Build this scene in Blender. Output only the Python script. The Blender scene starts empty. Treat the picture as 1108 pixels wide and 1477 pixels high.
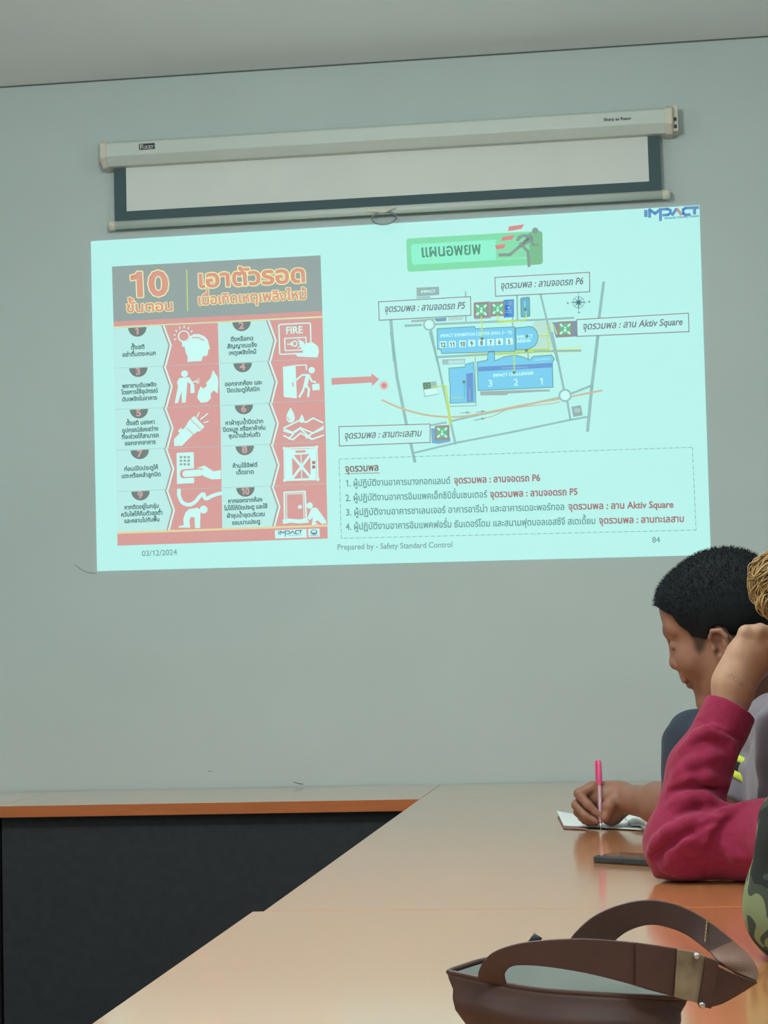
import bpy, bmesh, math, random
import numpy as np
from mathutils import Vector, Matrix
from mathutils.geometry import delaunay_2d_cdt

random.seed(7)
rng = np.random.default_rng(11)
SC = bpy.context.scene
COL = SC.collection

# ------------------------------------------------------------------ camera, lights, exposure
TABLE_Z = 0.75
CAM_Z = 1.10
WALL_Y = 5.127
CEIL_Z = CAM_Z + 1.635
FPX = 2750.0
YAW, PITCH, ROLL = 0.12615105, 0.07465155, -0.02687601

cy, sy = math.cos(YAW), math.sin(YAW)
cp, sp = math.cos(PITCH), math.sin(PITCH)
FWD = Vector((-sy * cp, cy * cp, sp))
_r = Vector((cy, sy, 0))
_u = _r.cross(FWD)
RGT = math.cos(ROLL) * _r + math.sin(ROLL) * _u
UPV = -math.sin(ROLL) * _r + math.cos(ROLL) * _u
CAM = Vector((0, 0, CAM_Z))

cam_data = bpy.data.cameras.new('camera')
cam_data.sensor_fit = 'VERTICAL'
cam_data.sensor_height = 36.0
cam_data.lens = FPX / 1477 * 36.0
cam_data.clip_start = 0.05
cam = bpy.data.objects.new('camera', cam_data)
COL.objects.link(cam)
M = Matrix.Identity(4)
for i in range(3):
    M[i][0], M[i][1], M[i][2], M[i][3] = RGT[i], UPV[i], -FWD[i], CAM[i]
cam.matrix_world = M
SC.camera = cam

SC.view_settings.view_transform = 'Standard'
SC.view_settings.look = 'None'
SC.view_settings.exposure = 0.0
SC.view_settings.gamma = 1.0
SC.view_settings.use_curve_mapping = False

world = bpy.data.worlds.new('room_world')
world.use_nodes = True
world.node_tree.nodes['Background'].inputs[0].default_value = (0.75, 0.82, 0.85, 1)
world.node_tree.nodes['Background'].inputs[1].default_value = 0.1
SC.world = world


def lamp(name, kind, loc, energy, color, size=0.2, size_y=None, rot=(0, 0, 0)):
    d = bpy.data.lights.new(name, kind)
    d.energy = energy
    d.color = color
    if kind == 'AREA':
        d.shape = 'RECTANGLE'
        d.size = size
        d.size_y = size_y or size
    else:
        d.shadow_soft_size = size
    o = bpy.data.objects.new(name, d)
    o.location = loc
    o.rotation_euler = rot
    COL.objects.link(o)
    return o


# bare fluorescent fittings on the ceiling, above and behind the camera
for lx, le in ((-2.3, 22), (-0.6, 64), (1.1, 20)):
    lamp('ceiling_tube_light', 'POINT', (lx, 2.6, CEIL_Z - 0.32), le, (0.95, 1.0, 0.975), 0.16)
for lx in (-2.0, 0.6):
    lamp('ceiling_panel_light', 'AREA', (lx, 0.2, CEIL_Z - 0.03), 23, (0.95, 1.0, 0.98), 1.2, 0.5)
    lamp('ceiling_panel_light', 'AREA', (lx, -1.9, CEIL_Z - 0.03), 23, (0.95, 1.0, 0.98), 1.2, 0.5)


# ------------------------------------------------------------------ pixel rays (measuring the place from the photograph)
def ray(px, py):
    return FWD + RGT * ((px - 554) / FPX) - UPV * ((py - 738.5) / FPX)


def at(px, py, Y):
    """point of the pixel's ray on the upright plane at depth Y"""
    d = ray(px, py)
    return CAM + d * (Y / d.y)


def on_z(px, py, z):
    d = ray(px, py)
    return CAM + d * ((z - CAM.z) / d.z)


# ------------------------------------------------------------------ materials
def lin(c):
    return tuple((x / 255 / 12.92) if x / 255 <= 0.04045 else ((x / 255 + 0.055) / 1.055) ** 2.4 for x in c)


def mat(name, base, rough=0.6, spec=0.5, metal=0.0, noise=None, bump=None, emit=None, trans=0.0, ior=1.5, sheen=0.0, coat=0.0, sss=0.0):
    """base: linear rgb.  noise=(scale, amount, stretch)  bump=(scale, strength)"""
    m = bpy.data.materials.new(name)
    m.use_nodes = True
    nt = m.node_tree
    b = nt.nodes['Principled BSDF']
    b.inputs['Base Color'].default_value = (*base, 1)
    b.inputs['Roughness'].default_value = rough
    b.inputs['Metallic'].default_value = metal
    b.inputs['IOR'].default_value = ior
    b.inputs['Specular IOR Level'].default_value = spec
    b.inputs['Transmission Weight'].default_value = trans
    b.inputs['Sheen Weight'].default_value = sheen
    b.inputs['Coat Weight'].default_value = coat
    b.inputs['Coat Roughness'].default_value = rough * .7
    if sss:
        b.inputs['Subsurface Weight'].default_value = sss
        b.inputs['Subsurface Radius'].default_value = (0.012, 0.005, 0.003)
        b.inputs['Subsurface Scale'].default_value = 0.6
    if emit:
        b.inputs['Emission Color'].default_value = (*emit, 1)
        b.inputs['Emission Strength'].default_value = 1.0
    tc = nt.nodes.new('ShaderNodeTexCoord')
    if noise:
        mp = nt.nodes.new('ShaderNodeMapping')
        mp.inputs['Scale'].default_value = noise[2] if len(noise) > 2 else (1, 1, 1)
        n = nt.nodes.new('ShaderNodeTexNoise')
        n.inputs['Scale'].default_value = noise[0]
        n.inputs['Detail'].default_value = 5
        r = nt.nodes.new('ShaderNodeMapRange')
        r.inputs['From Min'].default_value = 0.25
        r.inputs['From Max'].default_value = 0.75
        r.inputs['To Min'].default_value = 1 - noise[1]
        r.inputs['To Max'].default_value = 1 + noise[1]
        mx = nt.nodes.new('ShaderNodeMix')
        mx.data_type = 'RGBA'
        mx.blend_type = 'MULTIPLY'
        mx.inputs['Factor'].default_value = 1
        mx.inputs[6].default_value = (*base, 1)
        cr = nt.nodes.new('ShaderNodeCombineColor')
        nt.links.new(tc.outputs['Object'], mp.inputs['Vector'])
        nt.links.new(mp.outputs['Vector'], n.inputs['Vector'])
        nt.links.new(n.outputs['Fac'], r.inputs['Value'])
        for k in range(3):
            nt.links.new(r.outputs['Result'], cr.inputs[k])
        nt.links.new(cr.outputs['Color'], mx.inputs[7])
        nt.links.new(mx.outputs[2], b.inputs['Base Color'])
    if bump:
        n2 = nt.nodes.new('ShaderNodeTexNoise')
        n2.inputs['Scale'].default_value = bump[0]
        n2.inputs['Detail'].default_value = 4
        bp = nt.nodes.new('ShaderNodeBump')
        bp.inputs['Strength'].default_value = bump[1]
        bp.inputs['Distance'].default_value = bump[2] if len(bump) > 2 else 0.002
        nt.links.new(tc.outputs['Object'], n2.inputs['Vector'])
        nt.links.new(n2.outputs['Fac'], bp.inputs['Height'])
        nt.links.new(bp.outputs['Normal'], b.inputs['Normal'])
    return m


WALL_ALB = (0.475, 0.562, 0.545)
MT = {}
MT['wall'] = mat('painted_wall', WALL_ALB, 0.75, 0.3, noise=(3, 0.03), bump=(180, 0.08))
MT['ceiling'] = mat('ceiling_board', (0.85, 0.90, 0.90), 0.85, 0.2, noise=(2, 0.02))
MT['floor'] = mat('floor_vinyl', (0.16, 0.15, 0.14), 0.5, noise=(6, 0.15))
MT['gap'] = mat('shadow_gap', (0.12, 0.13, 0.12), 0.9)
MT['wood'] = mat('orange_laminate', (0.66, 0.285, 0.105), 0.17, 0.5, noise=(3, 0.035, (10, 1.0, 10)), ior=1.6, coat=1.0)
MT['woodx'] = mat('orange_laminate_lengthwise', (0.66, 0.285, 0.105), 0.17, 0.5, noise=(3, 0.035, (1.0, 10, 10)), ior=1.6, coat=1.0)
MT['edge'] = mat('orange_edge_band', (0.44, 0.125, 0.035), 0.4, 0.4, noise=(8, 0.08, (1, 1, 12)))
MT['panel'] = mat('black_laminate', (0.022, 0.024, 0.026), 0.55, 0.35, noise=(40, 0.2), bump=(300, 0.05))


# ------------------------------------------------------------------ object helpers
def tag(o, label=None, cat=None, group=None, kind=None):
    if label:
        o['label'] = label
    if cat:
        o['category'] = cat
    if group:
        o['group'] = group
    if kind:
        o['kind'] = kind
    return o


def link(o, parent=None):
    COL.objects.link(o)
    if parent is not None:
        o.parent = parent
        o.matrix_parent_inverse = world_of(parent).inverted()
    return o


def world_of(o):
    m = o.matrix_basis.copy()
    while o.parent is not None:
        m = o.matrix_parent_inverse @ m
        m = o.parent.matrix_basis @ m
        o = o.parent
    return m


def empty(name, loc, parent=None):
    o = bpy.data.objects.new(name, None)
    o.empty_display_size = 0.05
    o.location = loc
    COL.objects.link(o)
    return o


def obj(name, bm, material, parent=None, smooth=False, bevel=0.0, seg=2):
    """bm in world coordinates -> linked mesh object"""
    me = bpy.data.meshes.new(name)
    bm.to_mesh(me)
    bm.free()
    for mm in (material if isinstance(material, (list, tuple)) else [material]):
        me.materials.append(mm)
    if smooth:
        for p in me.polygons:
            p.use_smooth = True
    o = bpy.data.objects.new(name, me)
    link(o, parent)
    if bevel:
        b = o.modifiers.new('bevel', 'BEVEL')
        b.width = bevel
        b.segments = seg
        b.limit_method = 'ANGLE'
        b.angle_limit = math.radians(35)
    return o


def pyobj(name, verts, faces, material, parent=None, smooth=True):
    me = bpy.data.meshes.new(name)
    me.from_pydata([tuple(v) for v in verts], [], [tuple(f) for f in faces])
    for mm in (material if isinstance(material, (list, tuple)) else [material]):
        me.materials.append(mm)
    if smooth:
        me.polygons.foreach_set('use_smooth', [True] * len(me.polygons))
    me.update()
    o = bpy.data.objects.new(name, me)
    return link(o, parent)


def bx(bm, lo, hi, mi=0):
    vs = [bm.verts.new((x, y, z)) for x in (lo[0], hi[0]) for y in (lo[1], hi[1]) for z in (lo[2], hi[2])]
    for f in ((0, 1, 3, 2), (4, 6, 7, 5), (0, 4, 5, 1), (2, 3, 7, 6), (0, 2, 6, 4), (1, 5, 7, 3)):
        bm.faces.new([vs[i] for i in f]).material_index = mi
    return vs


def box(name, lo, hi, material, parent=None, bevel=0.0):
    bm = bmesh.new()
    bx(bm, lo, hi)
    return obj(name, bm, material, parent, bevel=bevel)


def prism_x(bm, prof, x0, x1, mi=0):
    """profile [(y, z)...] swept along x"""
    a = [bm.verts.new((x0, y, z)) for y, z in prof]
    b = [bm.verts.new((x1, y, z)) for y, z in prof]
    n = len(prof)
    bm.faces.new(a).material_index = mi
    bm.faces.new(b[::-1]).material_index = mi
    for i in range(n):
        bm.faces.new((a[i], b[i], b[(i + 1) % n], a[(i + 1) % n])).material_index = mi


def tube(bm, pts, r, n=12, closed=False, mi=0, cap=True):
    """round tube along points; r float or list"""
    pts = [Vector(p) for p in pts]
    m = len(pts)
    rings = []
    prev = None
    for i, p in enumerate(pts):
        a = pts[i - 1] if (i > 0 or closed) else p
        c = pts[(i + 1) % m] if (i < m - 1 or closed) else p
        t = (c - a).normalized()
        if prev is None:
            nrm = t.orthogonal().normalized()
        else:
            nrm = (prev - t * prev.dot(t)).normalized()
        prev = nrm
        bi = t.cross(nrm)
        rr = r[i] if isinstance(r, (list, tuple)) else r
        rings.append([bm.verts.new(p + (nrm * math.cos(2 * math.pi * k / n) + bi * math.sin(2 * math.pi * k / n)) * rr) for k in range(n)])
    for i in range(m if closed else m - 1):
        A, B = rings[i], rings[(i + 1) % m]
        for k in range(n):
            f = bm.faces.new((A[k], A[(k + 1) % n], B[(k + 1) % n], B[k]))
            f.smooth = True
            f.material_index = mi
    if cap and not closed:
        bm.faces.new(rings[0][::-1]).material_index = mi
        bm.faces.new(rings[-1]).material_index = mi


def catmull(pts, n=10, closed=False):
    pts = [Vector(p) for p in pts]
    out = []
    m = len(pts)
    rngi = range(m if closed else m - 1)
    for i in rngi:
        p0 = pts[i - 1] if (i > 0 or closed) else pts[0] * 2 - pts[1]
        p1, p2 = pts[i], pts[(i + 1) % m]
        p3 = pts[(i + 2) % m] if (i + 2 < m or closed) else pts[-1] * 2 - pts[-2]
        for k in range(n):
            t = k / n
            out.append(0.5 * ((2 * p1) + (p2 - p0) * t + (2 * p0 - 5 * p1 + 4 * p2 - p3) * t * t + (3 * p1 - p0 - 3 * p2 + p3) * t ** 3))
    if not closed:
        out.append(pts[-1])
    return out

# ================================================================== THE ROOM
XL, XR, YB = -4.2, 2.6, -3.2
tag(box('floor', (XL - .1, YB - .1, -0.1), (XR + .1, WALL_Y + .1, 0), MT['floor']), kind='structure')
tag(box('ceiling', (XL - .1, YB - .1, CEIL_Z), (XR + .1, WALL_Y + .1, CEIL_Z + .1), MT['ceiling']), kind='structure')
wall_back = tag(box('wall_back', (XL - .1, WALL_Y, 0), (XR + .1, WALL_Y + .1, CEIL_Z), MT['wall']), kind='structure')
tag(box('wall_left', (XL - .1, YB, 0), (XL, WALL_Y, CEIL_Z), MT['wall']), kind='structure')
tag(box('wall_right', (XR, YB, 0), (XR + .1, WALL_Y, CEIL_Z), MT['wall']), kind='structure')
tag(box('wall_front', (XL, YB - .1, 0), (XR, YB, CEIL_Z), MT['wall']), kind='structure')
tag(box('trim_1', (XL, WALL_Y - .003, CEIL_Z - .0035), (XR, WALL_Y, CEIL_Z), MT['gap']), kind='structure')


# ================================================================== TABLES
def table(x0, x1, y0, y1, front, label, lengthwise):
    """front: 'S' panel under the edge facing the camera side, 'W' panel under the inner edge"""
    z0 = TABLE_Z - 0.028
    t = empty('conference_table', ((x0 + x1) / 2, (y0 + y1) / 2, 0))
    tag(t, label, 'table', 'laminate conference tables')
    bm = bmesh.new()
    bx(bm, (x0, y0, z0), (x1, y1, TABLE_Z))
    for f in bm.faces:
        f.material_index = 0 if abs(f.normal.z) > .5 else 1
    bm.normal_update()
    for f in bm.faces:
        f.material_index = 0 if abs(f.normal.z) > .5 else 1
    obj('tabletop', bm, [MT['woodx' if lengthwise else 'wood'], MT['edge']], t, bevel=0.0006)
    if front == 'S':
        box('modesty_panel', (x0 + .004, y0 + .035, 0.02), (x1 - .004, y0 + .053, z0), MT['panel'], t)
        for xx in (x0 + .01, x1 - .028):
            box('leg_panel', (xx, y0 + .055, 0), (xx + .018, y1 - .03, z0), MT['panel'], t)
    else:
        box('modesty_panel', (x0 + .12, y0 + .03, 0.02), (x0 + .138, y1 - .03, z0), MT['panel'], t)
        for yy in (y0 + .01, y1 - .028):
            box('leg_panel', (x0 + .14, yy, 0), (x1 - .03, yy + .018, z0), MT['panel'], t)
    return t


BY0, BY1 = 4.613, 5.122
table(-2.85, -1.579, BY0, BY1, 'S', 'orange laminate table at far left against the wall, cut by the left edge', True)
table(-1.5775, -0.5175, BY0, BY1, 'S', 'orange laminate table with black front panel below the projected slide', True)
table(-0.516, 0.62, BY0, BY1, 'S', 'corner table against the wall behind the writing hand', True)
table(-0.5168, 0.225, 2.6305, 4.6115, 'W', 'table carrying the paper, the phone and the pink elbow', False)
table(-0.532, 0.215, 0.80, 2.629, 'W', 'nearest table, carrying the brown handbag', False)

# ================================================================== PULL-DOWN SCREEN
MT['case'] = mat('screen_case_enamel', (0.55, 0.62, 0.57), 0.4, 0.4, noise=(4, 0.03))
MT['cap'] = mat('ivory_plastic', (0.62, 0.60, 0.50), 0.45)
MT['fabric'] = mat('matte_white_screen', (0.66, 0.70, 0.655), 0.9, 0.1, noise=(5, 0.03), bump=(400, 0.05))
MT['black_border'] = mat('black_screen_border', (0.066, 0.108, 0.118), 0.8, 0.3)
MT['dark'] = mat('dark_plastic', (0.02, 0.022, 0.025), 0.5)
MT['wire'] = mat('grey_wire', (0.22, 0.26, 0.30), 0.35, 0.6, metal=0.6)
MT['tape'] = mat('cream_tape', (0.66, 0.64, 0.50), 0.6)
MT['ink'] = mat('printed_ink', (0.03, 0.035, 0.05), 0.6)
MT['inkwhite'] = mat('printed_white', (0.75, 0.78, 0.75), 0.6)

CY = WALL_Y - 0.075          # front of the case
cl, cr = at(142, 215, CY), at(978, 170, CY)
ztop = at(554, 180.5, CY).z
zmid = at(554, 201, CY).z
zbot = at(554, 213.5, CY - .0).z
screen = empty('projection_screen', ((cl.x + cr.x) / 2, WALL_Y - .04, zbot))
tag(screen, 'pull-down projection screen mostly rolled up, pale case on the wall above the slide', 'projection screen')
prof = [(WALL_Y - .002, ztop + .004), (CY + .012, ztop + .004), (CY, ztop - .004), (CY, zmid), (CY + .022, zbot), (WALL_Y - .002, zbot)]
bm = bmesh.new()
prism_x(bm, prof, cl.x + .012, cr.x - .03)
case = obj('case', bm, MT['case'], screen, bevel=0.003)
for xa, xb in ((cl.x + .004, cl.x + .022), (cr.x - .034, cr.x - .014)):
    bm = bmesh.new()
    e = .0035
    prism_x(bm, [(WALL_Y - .001, ztop + .004 + e), (CY + .010, ztop + .004 + e), (CY - e, ztop - .003), (CY - e, zmid - e), (CY + .02, zbot - e), (WALL_Y - .001, zbot - e)], xa, xb)
    obj('end_cap', bm, MT['cap'], screen, bevel=0.003)
# hanging bracket lugs outside the caps
bm = bmesh.new()
bx(bm, (cr.x - .015, CY + .02, zbot + .004), (cr.x + .001, WALL_Y - .001, ztop + .012))
br = obj('bracket', bm, MT['cap'], screen, bevel=0.002)
bm = bmesh.new()
for zz in (zmid + .012, zbot + .016):
    bx(bm, (cr.x - .010, CY + .0185, zz - .005), (cr.x - .003, CY + .0205, zz + .005))
obj('bracket_hole', bm, MT['dark'], br)
bm = bmesh.new()
bx(bm, (cl.x - .004, CY + .02, zmid - .01), (cl.x + .004, WALL_Y - .001, ztop + .012))
obj('bracket', bm, MT['cap'], screen, bevel=0.002)
# fabric sheet with its black border
FY = WALL_Y - 0.030
fl, fr = at(164.8, 270, FY).x, at(952.8, 230, FY).x
fz1 = zbot + .02
fz0 = at(554, 299, FY).z
il, ir = at(182.2, 265, FY).x, at(935, 222, FY).x
iz0 = at(554, 283, FY).z - .001
bm = bmesh.new()
bx(bm, (fl, FY, fz0 - .01), (fr, FY + .0008, fz1))
sheet = obj('black_border', bm, MT['black_border'], screen)
box('white_field', (il, FY - .0006, iz0), (ir, FY - .0001, fz1), MT['fabric'], sheet)
# weighted bar
BYc = WALL_Y - .030
b0, b1 = at(157, 321, BYc), at(967, 278.5, BYc)
zb = at(554, 303.2, BYc).z
bm = bmesh.new()
tube(bm, [(b0.x + .012, BYc, zb), (b1.x - .012, BYc, zb)], .0115, 16)
bar = obj('weight_bar', bm, MT['case'], screen)
for xa, xb, s in ((b0.x, b0.x + .02, 1), (b1.x - .022, b1.x, -1)):
    bm = bmesh.new()
    tube(bm, [(xa, BYc, zb), (xa + .003, BYc, zb), (xb - .003, BYc, zb), (xb, BYc, zb)], [.010, .0135, .0135, .010], 16)
    obj('bar_end_cap', bm, MT['cap'], screen)
# pull ring hanging from the bar with a curled strip of tape
rc = at(554, 314, BYc - .012)
bm = bmesh.new()
ring = []
for k in range(28):
    a = 2 * math.pi * k / 28
    ring.append((rc.x + .034 * math.cos(a), BYc - .014 + .004 * math.sin(a), rc.z + (.020 if math.sin(a) < 0 else .016) * math.sin(a)))
tube(bm, ring, .0022, 8, closed=True)
pull = obj('pull_ring', bm, MT['wire'], screen, smooth=True)
pts = [at(527, 303, BYc - .013), at(540, 303.5, BYc - .016), at(552, 304.5, BYc - .018), at(560, 302.5, BYc - .018), at(566, 299.5, BYc - .021), at(570, 298.5, BYc - .024)]
cv = catmull(pts, 6)
vs, fs = [], []
for i, p in enumerate(cv):
    w = .0045 * (1 - .6 * abs(i / (len(cv) - 1) - .3))
    vs += [p + Vector((0, .002, w)), p + Vector((0, 0, -w)), p + Vector((0, .003, -w)), p + Vector((0, .004, w))]
for i in range(len(cv) - 1):
    for k in range(4):
        fs.append((4 * i + k, 4 * i + (k + 1) % 4, 4 * i + 4 + (k + 1) % 4, 4 * i + 4 + k))
fs += [(3, 2, 1, 0), tuple(4 * (len(cv) - 1) + k for k in range(4))]
pyobj('tape_strip', vs, fs, MT['tape'], screen)

# ================================================================== TEXT AS OUTLINES
_glyph = {}


def _contours(s):
    c = bpy.data.curves.new('txt', 'FONT')
    c.body = s
    c.size = 1.0
    c.resolution_u = 3
    c.dimensions = '2D'
    c.fill_mode = 'NONE'
    o = bpy.data.objects.new('txt', c)
    me = bpy.data.meshes.new_from_object(o)
    v = np.array([p.co[:2] for p in me.vertices]).reshape(-1, 2)
    nxt = {}
    for e in me.edges:
        a, b = e.vertices
        nxt.setdefault(a, []).append(b)
        nxt.setdefault(b, []).append(a)
    seen, loops = set(), []
    for i in range(len(v)):
        if i in seen or i not in nxt:
            continue
        loop = [i]
        seen.add(i)
        cur = i
        while True:
            cand = sorted(k for k in nxt[cur] if k not in seen)
            if not cand:
                break
            cur = (cur + 1) if (cur + 1) in cand else cand[0]
            seen.add(cur)
            loop.append(cur)
        if len(loop) > 2:
            loops.append(v[loop])
    bpy.data.objects.remove(o)
    bpy.data.curves.remove(c)
    bpy.data.meshes.remove(me)
    return loops


def _minx(loops):
    return min(l[:, 0].min() for l in loops)


_bar0 = None


def glyph(ch):
    """(contours, advance, triangles) of one character"""
    global _bar0
    if ch in _glyph:
        return _glyph[ch]
    if _bar0 is None:
        _bar0 = _minx(_contours('|'))
    both = _contours(ch + '|')
    adv = _minx(both[-1:]) - _bar0
    lp = [] if ch == ' ' else _contours(ch)
    tris = ([], [])
    if lp:
        vs, es, k = [], [], 0
        for l in lp:
            n = len(l)
            vs += [Vector(p) for p in l]
            es += [(k + i, k + (i + 1) % n) for i in range(n)]
            k += n
        rv, re_, rf, *_x = delaunay_2d_cdt(vs, es, [], 0, 1e-5)
        rv = np.array([tuple(p) for p in rv])
        keep = []
        for f in rf:
            c = rv[list(f)].mean(0)
            wn = 0
            for l in lp:
                a, b = l, np.roll(l, -1, 0)
                up = (a[:, 1] <= c[1]) & (b[:, 1] > c[1])
                dn = (a[:, 1] > c[1]) & (b[:, 1] <= c[1])
                cr_ = (b[:, 0] - a[:, 0]) * (c[1] - a[:, 1]) - (c[0] - a[:, 0]) * (b[:, 1] - a[:, 1])
                wn += int((up & (cr_ > 0)).sum()) - int((dn & (cr_ < 0)).sum())
            if wn != 0:
                keep.append(f)
        tris = (rv, keep)
    _glyph[ch] = (lp, adv, tris)
    return _glyph[ch]


# the figure one with a flag
_one = np.array([(.10, .50), (.10, .585), (.20, .60), (.255, .68), (.34, .68), (.34, 0), (.245, 0), (.245, .53)])
_glyph['1'] = ([_one], .50, (_one, [(0, 1, 2, 7), (2, 3, 4, 7), (7, 4, 5, 6)]))

UPPER = 'ัิีึื'
TONE = '่้๊๋์็'
TALL = 'ปฝฟ'


def layout(s):
    """[(char, x, y)], total width, in em"""
    out, x = [], 0.0
    base = ''
    for i, ch in enumerate(s):
        lp, adv, _t = glyph(ch)
        dx = dy = 0.0
        if ch in UPPER or ch in TONE:
            if base in TALL:
                dx = -0.12
            if ch in TONE and i and (s[i - 1] in UPPER or (i + 1 < len(s) and s[i + 1] == 'ำ')):
                dy = 0.20
        elif ch not in 'ุู':
            base = ch
        out.append((ch, x + dx, dy))
        x += adv
    return out, x


# ================================================================== FLAT PICTURES ON THE WALL
WLIN = lin((152, 163, 161))
_emat = {}


def emat(c):
    """projected colour: a thin layer of the lit wall plus the projector's light"""
    c = tuple(int(x) for x in c)
    if c not in _emat:
        t = lin(c)
        k = 0.5
        _emat[c] = mat('projected_light', tuple(a * k for a in WALL_ALB), 0.9, 0.0, emit=tuple(max(0.0, a - k * w) for a, w in zip(t, WLIN)))
    return _emat[c]


def smat(c):
    return c if not isinstance(c, tuple) else emat(c)


class Flat:
    """coplanar coloured shapes on an upright plane, given in photograph pixels"""

    def __init__(self, y0=WALL_Y - .002, step=.0004):
        self.y0, self.step = y0, step
        self.v, self.f, self.fm, self.mats = [], [], [], []

    def _mi(self, c):
        m = smat(c)
        if m not in self.mats:
            self.mats.append(m)
        return self.mats.index(m)

    def raw(self, pts, faces, c, layer):
        k = len(self.v)
        Y = self.y0 - self.step * layer
        self.v += [at(p[0], p[1], Y) for p in pts]
        mi = self._mi(c)
        for f in faces:
            self.f.append([k + i for i in f])
            self.fm.append(mi)

    def poly(self, pts, c, layer=1):
        pts = [tuple(p) for p in pts]
        n = len(pts)
        rv, re_, rf, *_x = delaunay_2d_cdt([Vector(p) for p in pts], [(i, (i + 1) % n) for i in range(n)], [list(range(n))], 1, 1e-4)
        self.raw([tuple(p) for p in rv], [list(f) for f in rf], c, layer)

    def stroke(self, pts, w, c, layer=1, closed=False, round_=False):
        pts = [np.array(p, float) for p in pts]
        n = len(pts)
        segs = [(pts[i], pts[(i + 1) % n]) for i in range(n if closed else n - 1)]
        P, Fc = [], []
        for a, b in segs:
            d = b - a
            L = np.hypot(*d)
            if L < 1e-6:
                continue
            d /= L
            nrm = np.array([-d[1], d[0]]) * w / 2
            e = d * (w * .32 if n > 2 else 0)
            k = len(P)
            P += [a - e + nrm, b + e + nrm, b + e - nrm, a - e - nrm]
            Fc.append((k, k + 1, k + 2, k + 3))
        self.raw(P, Fc, c, layer)
        if round_:
            for p in (pts[0], pts[-1]):
                self.disc(p, w / 2, c, layer)

    def disc(self, c0, r, c, layer=1, a0=0, a1=360, ry=None, n=28):
        pts = [(c0[0] + r * math.cos(math.radians(a0 + (a1 - a0) * k / n)), c0[1] + (ry or r) * math.sin(math.radians(a0 + (a1 - a0) * k / n))) for k in range(n + (0 if a1 - a0 == 360 else 1))]
        self.raw(pts, [list(range(len(pts)))], c, layer)

    def ringc(self, c0, r, w, c, layer=1, a0=0, a1=360, n=28):
        pts = [(c0[0] + r * math.cos(math.radians(a0 + (a1 - a0) * k / n)), c0[1] + r * math.sin(math.radians(a0 + (a1 - a0) * k / n))) for k in range(n + 1)]
        self.stroke(pts, w, c, layer)

    def dash(self, a, b, on, off, w, c, layer=1, dot=False):
        a, b = np.array(a, float), np.array(b, float)
        L = np.hypot(*(b - a))
        d = (b - a) / L
        s = 0
        while s < L:
            self.stroke([a + d * s, a + d * min(L, s + on)], w, c, layer)
            if dot:
                self.stroke([a + d * min(L, s + on + off), a + d * min(L, s + on + off + w * 1.3)], w, c, layer)
                s += off
            s += on + off

    def text(self, s, a, b, h, c, layer=2, bold=0.0, shear=0.0, outline=None):
        """baseline from pixel a to pixel b; h = pixels per em (vertical); bold = extra stroke width in px"""
        lay, wid = layout(s)
        a, b = np.array(a, float), np.array(b, float)
        ex = (b - a) / wid
        d = (b - a) / np.hypot(*(b - a))
        ey = np.array([d[1], -d[0]]) * h
        for ch, x, y in lay:
            lp, adv, (tv, tf) = glyph(ch)

            def T(p):
                return a + ex * (p[0] + x) + ey * (p[1] + y) + d * h * shear * (p[1] + y)
            if len(tf):
                self.raw([T(p) for p in tv], tf, c, layer)
            if bold:
                for l in lp:
                    self.stroke([T(p) for p in l], bold, c, layer, closed=True)
            if outline:
                for l in lp:
                    self.stroke([T(p) for p in l], outline[1], outline[0], layer - 1, closed=True)

    def build(self, name, parent=None):
        me = bpy.data.meshes.new(name)
        me.from_pydata([tuple(v) for v in self.v], [], self.f)
        for m in self.mats:
            me.materials.append(m)
        me.polygons.foreach_set('material_index', self.fm)
        me.update()
        # face the room
        bm = bmesh.new()
        bm.from_mesh(me)
        for f in bm.faces:
            f.normal_update()
            if f.normal.y > 0:
                f.normal_flip()
        bm.to_mesh(me)
        bm.free()
        o = bpy.data.objects.new(name, me)
        return link(o, parent)


def rrect(q, r, n=6):
    """rounded quadrilateral, corners q in px (clockwise from top-left)"""
    q = [np.array(p, float) for p in q]
    out = []
    for i in range(4):
        p, a, b = q[i], q[i - 1], q[(i + 1) % 4]
        u = (a - p) / np.hypot(*(a - p)) * r
        v = (b - p) / np.hypot(*(b - p)) * r
        for k in range(n + 1):
            t = k / n
            out.append(tuple((1 - t) ** 2 * (p + u) + 2 * t * (1 - t) * p + t * t * (p + v)))
    return out


# lettering on the screen case
def case_text(s, a, b, h, c, **kw):
    F = Flat(CY - .0005, .0003)
    F.text(s, a, b, h, c, 2, **kw)
    return F


F = Flat(CY - .0005, .0003)
F.poly([(200.5, 207.6), (223.3, 206.2), (223.5, 214.9), (200.7, 216.3)], MT['ink'], 0)
F.text('Razr', (201.6, 215.0), (222.6, 213.7), 9.6, MT['inkwhite'], 2, bold=.5)
F.build('brand_plate', screen)
F = Flat(CY - .0005, .0003)
F.text('Sharp as Razor', (871, 174.6), (911, 172.4), 6.2, MT['ink'], 1, bold=.25)
F.build('slogan', screen)

# ------------------------------------------------------------------ the slide
BG = (186, 243, 237)
DARK = (108, 138, 138)
GREY = (152, 166, 165)
RED = (216, 158, 156)
YEL = (232, 236, 165)
WHT = (203, 250, 244)
BADGE = (118, 128, 128)
TXT = (96, 128, 130)
TRED = (176, 120, 122)
ROAD = (152, 192, 190)
BLU = (126, 206, 240)
DBLU = (108, 154, 212)
GRN = (100, 188, 144)

F = Flat()
F.poly([(131, 348), (1009, 296), (1025.5, 800.5), (140, 824)], BG, 0)
slide = F.build('projected_slide')
tag(slide, 'bright mint slide of an evacuation plan projected on the wall', 'projected image')


def c3(x, y):
    return (130 + x / 3.0778, 340 + y / 3.0778)


def c4(x, y):
    return (130 + x / 3.0778, 570 + y / 3.0778)


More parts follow.
